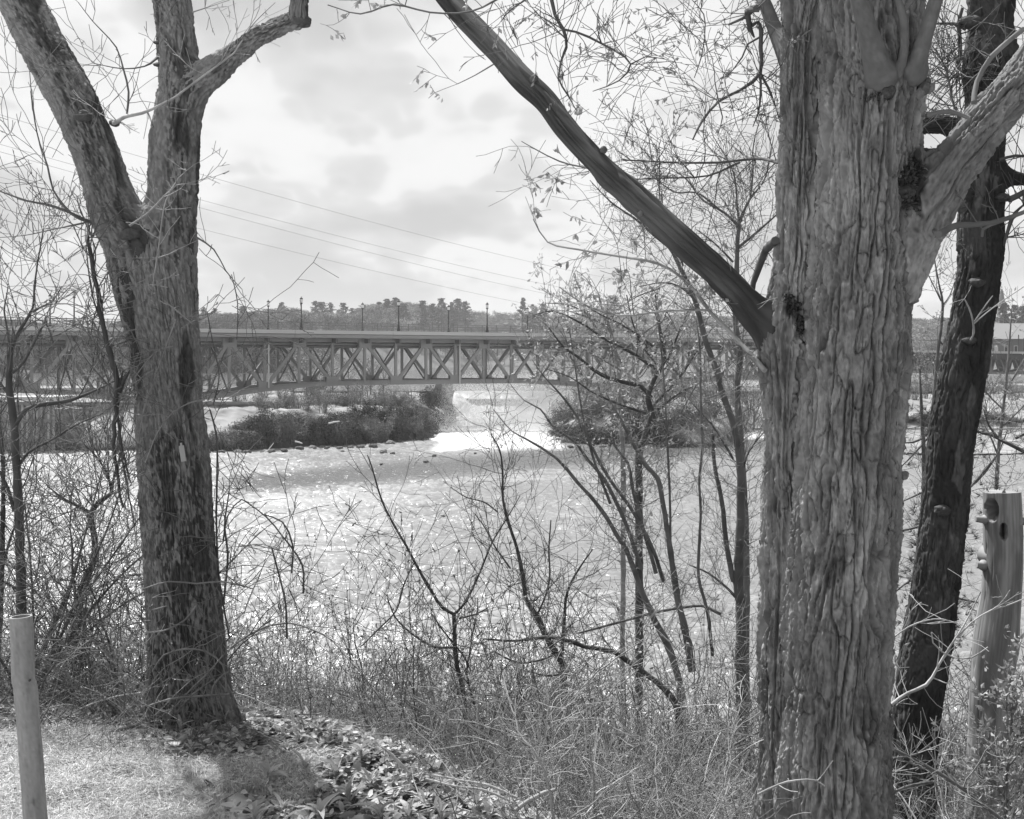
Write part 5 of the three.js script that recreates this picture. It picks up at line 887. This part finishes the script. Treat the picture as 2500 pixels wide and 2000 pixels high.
woody('leafing_shrub', 'shrub with pale buds in front of the rail bridge at the right edge', 'shrub', { seed: 124, d: 15, tone: 0.18, twigTone: 0.24, len: 0.7, twigs: 60, ds: 0.1, min: 0.0024, leaf: { size: 0.05, per: 2, tone: 0.5, share: 0.6, spread: 0.03 }, stem: '2470,760,3 2464,850,5 2455,950,7 2440,1080,9 2430,1250,10', limbs: ['2540,780,3 2510,860,4 2470,930,5', '2380,900,2 2410,960,4 2450,1000,5', '2540,930,3 2500,990,4 2448,1040,5', '2400,1030,2 2420,1070,4 2436,1110,5'] });
woody('leafing_shrub', 'low shrub with clustered leaves at the lower right corner, before the snag', 'shrub', { seed: 125, d: 5.6, tone: 0.16, twigTone: 0.2, len: 0.32, twigs: 90, leaf: { size: 0.036, per: 5, tone: 0.4, share: 0.75, spread: 0.015 }, stem: '2480,1690,3 2470,1760,5 2462,1850,6 2455,1960,8', limbs: ['2540,1760,3 2510,1810,4 2464,1870,5', '2400,1800,2 2430,1840,4 2460,1880,5', '2420,1900,2 2440,1930,3 2456,1950,4', '2550,1880,3 2500,1920,4 2458,1960,5', '2500,1740,2 2488,1790,3 2466,1830,4'] });
woody('whip_shoot', 'pale sunlit whip curving up across the foot of the leaning tree', 'shoot', { seed: 126, d: 5.5, tone: 0.42, twigTone: 0.36, len: 0.22, twigs: 30, lvl: 1, stem: '2395,1445,3 2352,1530,4 2332,1560,5 2300,1610,6 2262,1672,8 2215,1693,8 2180,1718,9 2150,1760,10', limbs: ['2500,1462,3 2455,1480,4 2420,1490,4 2372,1520,4 2338,1558,5', '2335,1522,3 2300,1512,4 2262,1515,4 2220,1530,4 2180,1558,4', '2274,1545,3 2278,1570,4 2300,1592,4 2330,1606,4 2372,1606,4 2412,1580,3'] });
woody('whip_shoot', 'long dark shoot slanting down to the right under the leaning tree', 'shoot', { seed: 127, d: 5.0, tone: 0.16, twigTone: 0.3, len: 0.3, twigs: 40, lvl: 1, stem: '2150,1815,9 2200,1838,9 2260,1870,9 2330,1912,9 2390,1960,9 2450,2010,9', limbs: ['2290,1800,4 2240,1840,5 2200,1850,5', '2130,1990,5 2160,1950,6 2210,1922,7 2285,1908,7', '2400,1900,3 2360,1925,4 2330,1915,5'] });
woody('whip_shoot', 'short pale twig crossing the foot of the oak', 'shoot', { seed: 128, d: 4.15, tone: 0.4, len: 0.1, twigs: 2, lvl: 0, afloat: true, stem: '2014,1920,3 1994,1906,5 1945,1905,5 1900,1916,6 1850,1940,6', limbs: ['2004,1898,3 1996,1906,4'] });

// ---------------------------------------------------------------- brush on the slope: one tangle nobody could count, from a few shapes of cane
function brushGeo(seed, canes, hgt, o) {
  R = rng(seed); const b = new MB();
  const opt = { wob: o.wob, fork: o.fork, up: o.up, seg: o.seg ?? 0.07, min: o.min, tone: () => o.tone * rr(0.55, 1.4) }, tips = [];
  for (let k = 0; k < canes; k++) { const a = rr(0, 6.28), d = V(Math.cos(a) * rr(0, o.lean), 1, Math.sin(a) * rr(0, o.lean)); twig(b, V(rr(-0.35, 0.35), -0.1, rr(-0.35, 0.35)), d, hgt * rr(0.5, 1.1), o.r * (R() < 0.2 ? rr(1.4, 2.6) : rr(0.45, 1.1)), 2, opt, tips); }
  if (o.bud) for (const e of tips) if (R() < o.share) for (let k = 0; k < 2; k++) leafQuad(b, e.p.clone().addScaledVector(e.d, -rr(0, 0.05)), rv().addScaledVector(e.d, 0.6).normalize(), o.bud * rr(0.6, 1.2), o.bud * 0.45, o.budTone * rr(0.7, 1.2));
  return b.geo();
}
{
  const P = { wob: 0.2, fork: 0.42, up: 0.4, lean: 0.7, r: 0.0052, min: 0.0019 };
  const fine = [1, 2, 3, 4].map((k) => brushGeo(700 + k, 9, 1.3, { ...P, wob: 0.3, up: 0.05, lean: 1.5, tone: 0.3, bud: 0.018, budTone: 0.4, share: 0.3 }));
  const dark = [1, 2, 3].map((k) => brushGeo(720 + k, 10, 1.5, { ...P, wob: 0.26, lean: 1.0, tone: 0.16, r: 0.006, bud: 0.02, budTone: 0.3, share: 0.3 }));
  const arch = [1, 2, 3].map((k) => brushGeo(740 + k, 13, 1.7, { wob: 0.13, fork: 0.3, up: -0.9, lean: 1.1, r: 0.0036, min: 0.0014, tone: 0.24, bud: 0.018, budTone: 0.4, share: 0.3 }));
  const lay = (label, geos, n, seed, area) => geos.forEach((g, i) => { R = rng(seed + i); scatter('brush', label, 'brush', g, WOOD, Math.round(n / geos.length), (o) => { const q = area(); if (!q) return; const [x, d, s] = q; o.position.set(x, bank(x, d) - 0.04, -d); o.rotation.set(rr(-0.2, 0.2), rr(0, 6.28), rr(-0.2, 0.2)); o.scale.setScalar(s); return rr(0.45, 1.45); }); });
  // each clump is as tall as the tangle stands there: tops between two heights seen from the path
  const at2 = (pxa, pxb, da, db, ya, yb, ok) => () => { const d = lerp(da, db, Math.pow(R(), 1.1)), px = rr(pxa, pxb), x = (px - CX) / F * d; if (ok && !ok(px, d, x)) return null; const s = (EYE - (lerp(yb, ya, Math.pow(R(), 1.9)) - HY) / F * d - bank(x, d)) / 1.25; return s < 0.22 ? null : [x, d, Math.min(s, 1.15)]; };
  lay('dense pale twiggy brush covering the middle of the bank', fine, 150, 801, at2(540, 1420, 4.9, 13, 1500, 1830, (px, d) => d > lerp(5.6, 4.95, ss(600, 1380, px))));
  lay('tangled brush filling the bank between the middle and the oak', fine, 200, 811, at2(1330, 1960, 4.2, 13, 1480, 1880, (px, d, x) => d > 5.2 || px < 1840));
  lay('darker bare stems standing in the brush on the bank', dark, 110, 821, at2(520, 1960, 6.5, 15, 1400, 1750));
  lay('arching briar canes at the edge of the grass and leaf litter', arch, 150, 831, at2(520, 1900, 4.3, 9.5, 1540, 1840, (px, d) => d > lerp(5.35, 4.7, ss(700, 1350, px))));
  const thin = [1, 2, 3].map((k) => brushGeo(760 + k, 3, 1.35, { wob: 0.14, fork: 0.5, up: 0.3, lean: 0.45, r: 0.0042, min: 0.0014, tone: 0.13, bud: 0.024, budTone: 0.3, share: 0.7 }));
  lay('slender budding stems rising out of the brush against the river', thin, 84, 891, at2(540, 1880, 5.6, 11, 1180, 1560));
  const cane = [1, 2].map((k) => brushGeo(780 + k, 5, 1.5, { wob: 0.1, fork: 0.22, up: -1.2, lean: 1.5, r: 0.0062, min: 0.0018, tone: 0.42, bud: 0, share: 0 }));
  lay('stout pale canes bent over through the brush', cane, 46, 901, at2(900, 1960, 4.4, 8, 1620, 1900));
  lay('stout pale canes bent over at the foot of the leaning tree', cane.slice(0, 1), 12, 905, at2(2180, 2540, 4.7, 7, 1600, 1900));
  lay('thicket of twigs and canes at the left between the post and the forked tree', arch.concat(dark), 70, 841, at2(-60, 420, 5.3, 12, 1150, 1800));
  lay('low dead canes along the back edge of the grass', arch, 40, 847, at2(-40, 560, 5.05, 5.7, 1650, 1810));
  lay('fine brush behind the left thicket', fine, 60, 851, at2(-80, 520, 6.2, 12, 1400, 1800));
  lay('brush and twigs below the leaning tree and the snag', fine.concat(dark), 200, 861, at2(2170, 2560, 7.4, 16, 1250, 1800));
  lay('low tangle before the foot of the leaning tree', fine.slice(0, 2).concat(arch), 60, 881, at2(2170, 2560, 4.6, 6.7, 1800, 1990));
  lay('tall fine brush rising behind the leaning tree', dark, 50, 871, at2(2170, 2560, 10, 18, 1000, 1500));
}

// ---------------------------------------------------------------- grass, leaf litter, leafy weeds, sticks
{
  const blade = (seed, n, tone) => { R = rng(seed); const b = new MB(); for (let k = 0; k < n; k++) { const a = rr(0, 6.28), l = rr(0.03, 0.085), bend = rr(0.2, 1.1), p = V(rr(-0.05, 0.05), -0.004, rr(-0.05, 0.05)), s = V(-Math.sin(a), 0, Math.cos(a)).multiplyScalar(0.0013), m = p.clone().add(V(Math.cos(a) * l * 0.3 * bend, l * 0.6, Math.sin(a) * l * 0.3 * bend)), e = p.clone().add(V(Math.cos(a) * l * bend, l * (0.95 - bend * 0.42), Math.sin(a) * l * bend)); const t = tone * rr(0.6, 1.35); b.tri(p.clone().add(s), p.clone().sub(s), m, t); b.tri(m.clone().add(s.clone().multiplyScalar(0.7)), m.clone().sub(s.clone().multiplyScalar(0.7)), e, t); } return b.geo(); };
  const lawn = (d, x) => d > 2.6 && d < 6.2;
  [0, 1].forEach((k) => { R = rng(900 + k); scatter('grass', 'short dry spring grass in front of the forked tree', 'grass', blade(902 + k, 26, k ? 0.64 : 0.47), LEAF, 5200, (o) => { const d = Math.pow(rr(Math.sqrt(2.8), Math.sqrt(6.3)), 2), x = rr(-2.75, 0.05), edge = -0.95 + 0.25 * noise(x * 4, d * 4, 2); if (x > edge || d > 5.1 + 0.35 * noise(x * 3, 4, 8) || R() < 0.35 * ss(0, 0.4, fbm(x * 2.5, d * 2.5, 3, 3))) return; o.position.copy(onBank(x, d)); o.rotation.y = rr(0, 6.28); o.scale.setScalar(rr(0.5, 1.25)); return rr(0.6, 1.3); }); });
  // fallen leaves: curled
  const curl = (seed) => { R = rng(seed); const b = new MB(), c = rr(0.3, 1.1), f = rr(-0.4, 0.6), row = []; for (let i = 0; i <= 3; i++) { const u = i / 3 * 2 - 1, r = []; for (let j = 0; j <= 2; j++) { const v = j - 1, wd = 0.34 * (1 - u * u * 0.75); r.push(V(u * 0.5, c * 0.16 * u * u + f * 0.22 * v * v * wd * 2 + rr(-0.03, 0.03), v * wd)); } row.push(r); } for (let i = 0; i < 3; i++) for (let j = 0; j < 2; j++) b.quad(row[i][j], row[i + 1][j], row[i + 1][j + 1], row[i][j + 1], 1); return b.geo(); };
  [1, 2, 3, 4].forEach((k) => { R = rng(920 + k); scatter('leaf_litter', 'pale fallen leaves lying under the brush', 'leaf litter', curl(930 + k), LEAF, 13000, (o) => { const d = Math.pow(rr(1.62, 2.9), 2), x = rr(-2.6, 2.4), edge = -0.98 + 0.4 * fbm(x * 3, d * 3, 2, 3); if (d < 2.8 || (x < edge && R() > 0.05 + 0.4 * ss(0.5, 0, edge - x) + 0.6 * ss(4.9, 5.3, d))) return; o.position.copy(onBank(x, d, 0.006 + 0.02 * R())); o.rotation.set(rr(-0.6, 0.6), rr(0, 6.28), rr(-0.6, 0.6)); o.scale.setScalar(0.016 + 0.048 * Math.pow(R(), 1.5)); return R() < 0.42 ? rr(0.06, 0.2) : rr(0.3, 0.66); }); });
  // leafy weeds
  const leafShape = (len, wid, bend, fold, t) => { const b = new MB(), rows = []; for (let i = 0; i <= 7; i++) { const f = i / 7, a = bend * f * f * 1.6 + 0.12, w = wid * Math.pow(Math.sin(Math.PI * Math.min(1, f * 0.93 + 0.05)), 0.8) * (f > 0.97 ? 0.2 : 1), y = len * (f - 0.38 * bend * f * f), x = len * 0.62 * bend * f * f + len * 0.12 * f; rows.push([V(x - fold * w * 0.4, y + fold * w * 0.5, -w / 2), V(x, y, 0), V(x - fold * w * 0.4, y + fold * w * 0.5, w / 2)]); } for (let i = 0; i < 7; i++) for (let j = 0; j < 2; j++) b.quad(rows[i][j], rows[i + 1][j], rows[i + 1][j + 1], rows[i][j + 1], t); const g = b.geo(); return g; };
  R = rng(940); const shapes = []; for (let k = 0; k < 8; k++) shapes.push(leafShape(rr(0.07, 0.13), rr(0.018, 0.032), rr(0.35, 1.3), rr(0.3, 0.9), rr(0.4, 0.55)));
  const W1 = ['first', 'second', 'third', 'fourth', 'fifth', 'sixth', 'seventh', 'eighth', 'ninth', 'tenth', 'eleventh', 'twelfth', 'thirteenth', 'fourteenth', 'fifteenth', 'sixteenth', 'seventeenth', 'eighteenth', 'nineteenth', 'twentieth', 'twenty-first', 'twenty-second', 'twenty-third', 'twenty-fourth', 'twenty-fifth', 'twenty-sixth'];
  const spots = [[396, 1838, 0.8], [440, 1800, 1], [468, 1845, 0.9], [505, 1800, 1], [560, 1860, 0.6], [652, 1932, 1.35], [700, 1850, 0.8], [728, 1830, 0.9], [745, 1900, 1.1], [762, 1955, 1.25], [806, 1815, 0.9], [818, 1905, 1.2], [850, 1960, 1.3], [880, 1870, 1], [905, 1930, 0.9], [780, 2010, 1.2], [930, 2000, 1.1], [1000, 1985, 1], [1075, 2000, 1.1], [1165, 1980, 1.2], [1195, 2010, 1.3], [1225, 1990, 0.9], [690, 1990, 0.9], [620, 2020, 1]];
  spots.sort((a, b) => a[0] - b[0]).forEach(([px, py, s], k) => {
    const d0 = F * (EYE - 8.9) / (py - HY), x = (px - CX) / F * d0, y = bank(x, d0);
    const t = thing('weed_plant', `leafy weed with long pointed leaves, ${W1[k]} from the left among the ground plants`, 'weed', V(x, y, -d0), 'leafy weeds on the ground');
    const n = Math.round(rr(6, 10)); for (let j = 0; j < n; j++) { const o = shadows(new THREE.Mesh(shapes[Math.floor(R() * 8)], LEAF)); o.name = 'leaf'; o.rotation.set(0, j * 2.4 + rr(-0.3, 0.3), rr(-0.5, 0.12)); o.scale.setScalar(s * rr(0.4, 0.9)); o.position.y = rr(0, 0.04) * s; t.add(o); }
    const st = new MB(); st.tube([V(0, -0.02, 0), V(0.005, 0.05 * s, 0.003)], [0.006 * s, 0.004 * s], 6, 0.25); st.build('stem', WOOD, t);
  });
  R = rng(960); const small = [shapes[0], shapes[3], shapes[5]];
  small.forEach((g, i) => scatter('ground_plants', 'small leafy seedlings and herbs scattered through the leaf litter', 'plants', g, LEAF, 800, (o) => { const d = Math.pow(rr(1.95, 2.5), 2), x = rr(-2.2, 0.9), edge = -0.98 + 0.3 * noise(x * 4, d * 4, 6); if (x < edge && d < 5.3) return; o.position.copy(onBank(x, d)); o.rotation.set(rr(-0.4, 0.4), rr(0, 6.28), rr(-1, 0.2)); o.scale.setScalar(rr(0.2, 0.8)); return rr(0.6, 1.3); }));
  // sticks lying about
  const stick = (label, str, d, tone) => { R = rng(str.length * 7 + d * 10); const q = spline(parse(str, d), 0.05, 0.25); q.pts.forEach((p) => { const y = bank(p.x, -p.z) + 0.02; if (p.y < y) p.y = y; }); const b = new MB(); b.tube(q.pts, q.rs, 6, () => tone * rr(0.75, 1.25), true); tag(b.build('fallen_stick', WOOD), label, 'stick', 'fallen sticks on the ground'); };
  stick('long dark stick pointing to the base of the forked tree from the left', '128,1845,7 200,1815,9 262,1790,10 330,1772,12 350,1762,8', 5.3, 0.1);
  stick('dark stick lying on the grass edge below the longer one at the left', '108,1906,10 140,1888,11 180,1870,10 212,1856,7', 5.0, 0.12);
  stick('pale thin stick between the two dark ones left of the tree', '130,1850,4 220,1832,5 300,1822,5 350,1816,4', 5.15, 0.4);
  stick('long pale stick lying over the leaf litter right of the weeds', '930,1822,6 958,1846,8 985,1872,9 1000,1890,6', 4.7, 0.42);
  stick('pale split stick slanting down at the bottom, left of the oak', '1258,1978,12 1290,1955,12 1330,1935,12 1360,1928,8', 4.25, 0.36);
  stick('upper one of two pale parallel sticks low down in the brush', '1040,1890,5 1120,1904,6 1200,1920,7 1262,1948,7', 4.5, 0.46);
  stick('lower one of two pale parallel sticks low down in the brush', '1038,1902,5 1110,1920,6 1180,1928,6 1270,1968,7', 4.45, 0.44);
  stick('thin dark stem leaning over the shaded grass at the bottom', '432,1826,4 470,1848,4 506,1884,4 532,1930,4 556,1990,4', 4.9, 0.3);
  R = rng(970); const bit = new MB(); bit.tube([V(-0.5, 0, 0), V(-0.15, 0.03, 0.02), V(0.2, 0.01, -0.02), V(0.5, 0.04, 0)], [0.012, 0.013, 0.011, 0.006], 4, 1);
  scatter('twig_litter', 'broken twigs strewn over the ground', 'twigs', bit.geo(), WOOD, 1100, (o) => { const d = Math.pow(rr(1.9, 2.55), 2), x = rr(-2.8, 2.2); if (x < -0.4 && d < 5.0 && R() > 0.12) return; o.position.copy(onBank(x, d, 0.02)); o.rotation.set(rr(-0.15, 0.15), rr(0, 6.28), rr(-0.2, 0.2)); o.scale.setScalar(rr(0.06, 0.28)); return rr(0.12, 0.45); });
  const rock = shadows(new THREE.Mesh(stones[0], PLAIN)); rock.name = 'ground_stone'; rock.position.copy(onBank(-1.42, 4.5, 0.0)); rock.scale.setScalar(0.028); scene.add(rock); tag(rock, 'small dark stone on the dry grass at the bottom left', 'stone');
}
renderer.render(scene, camera);
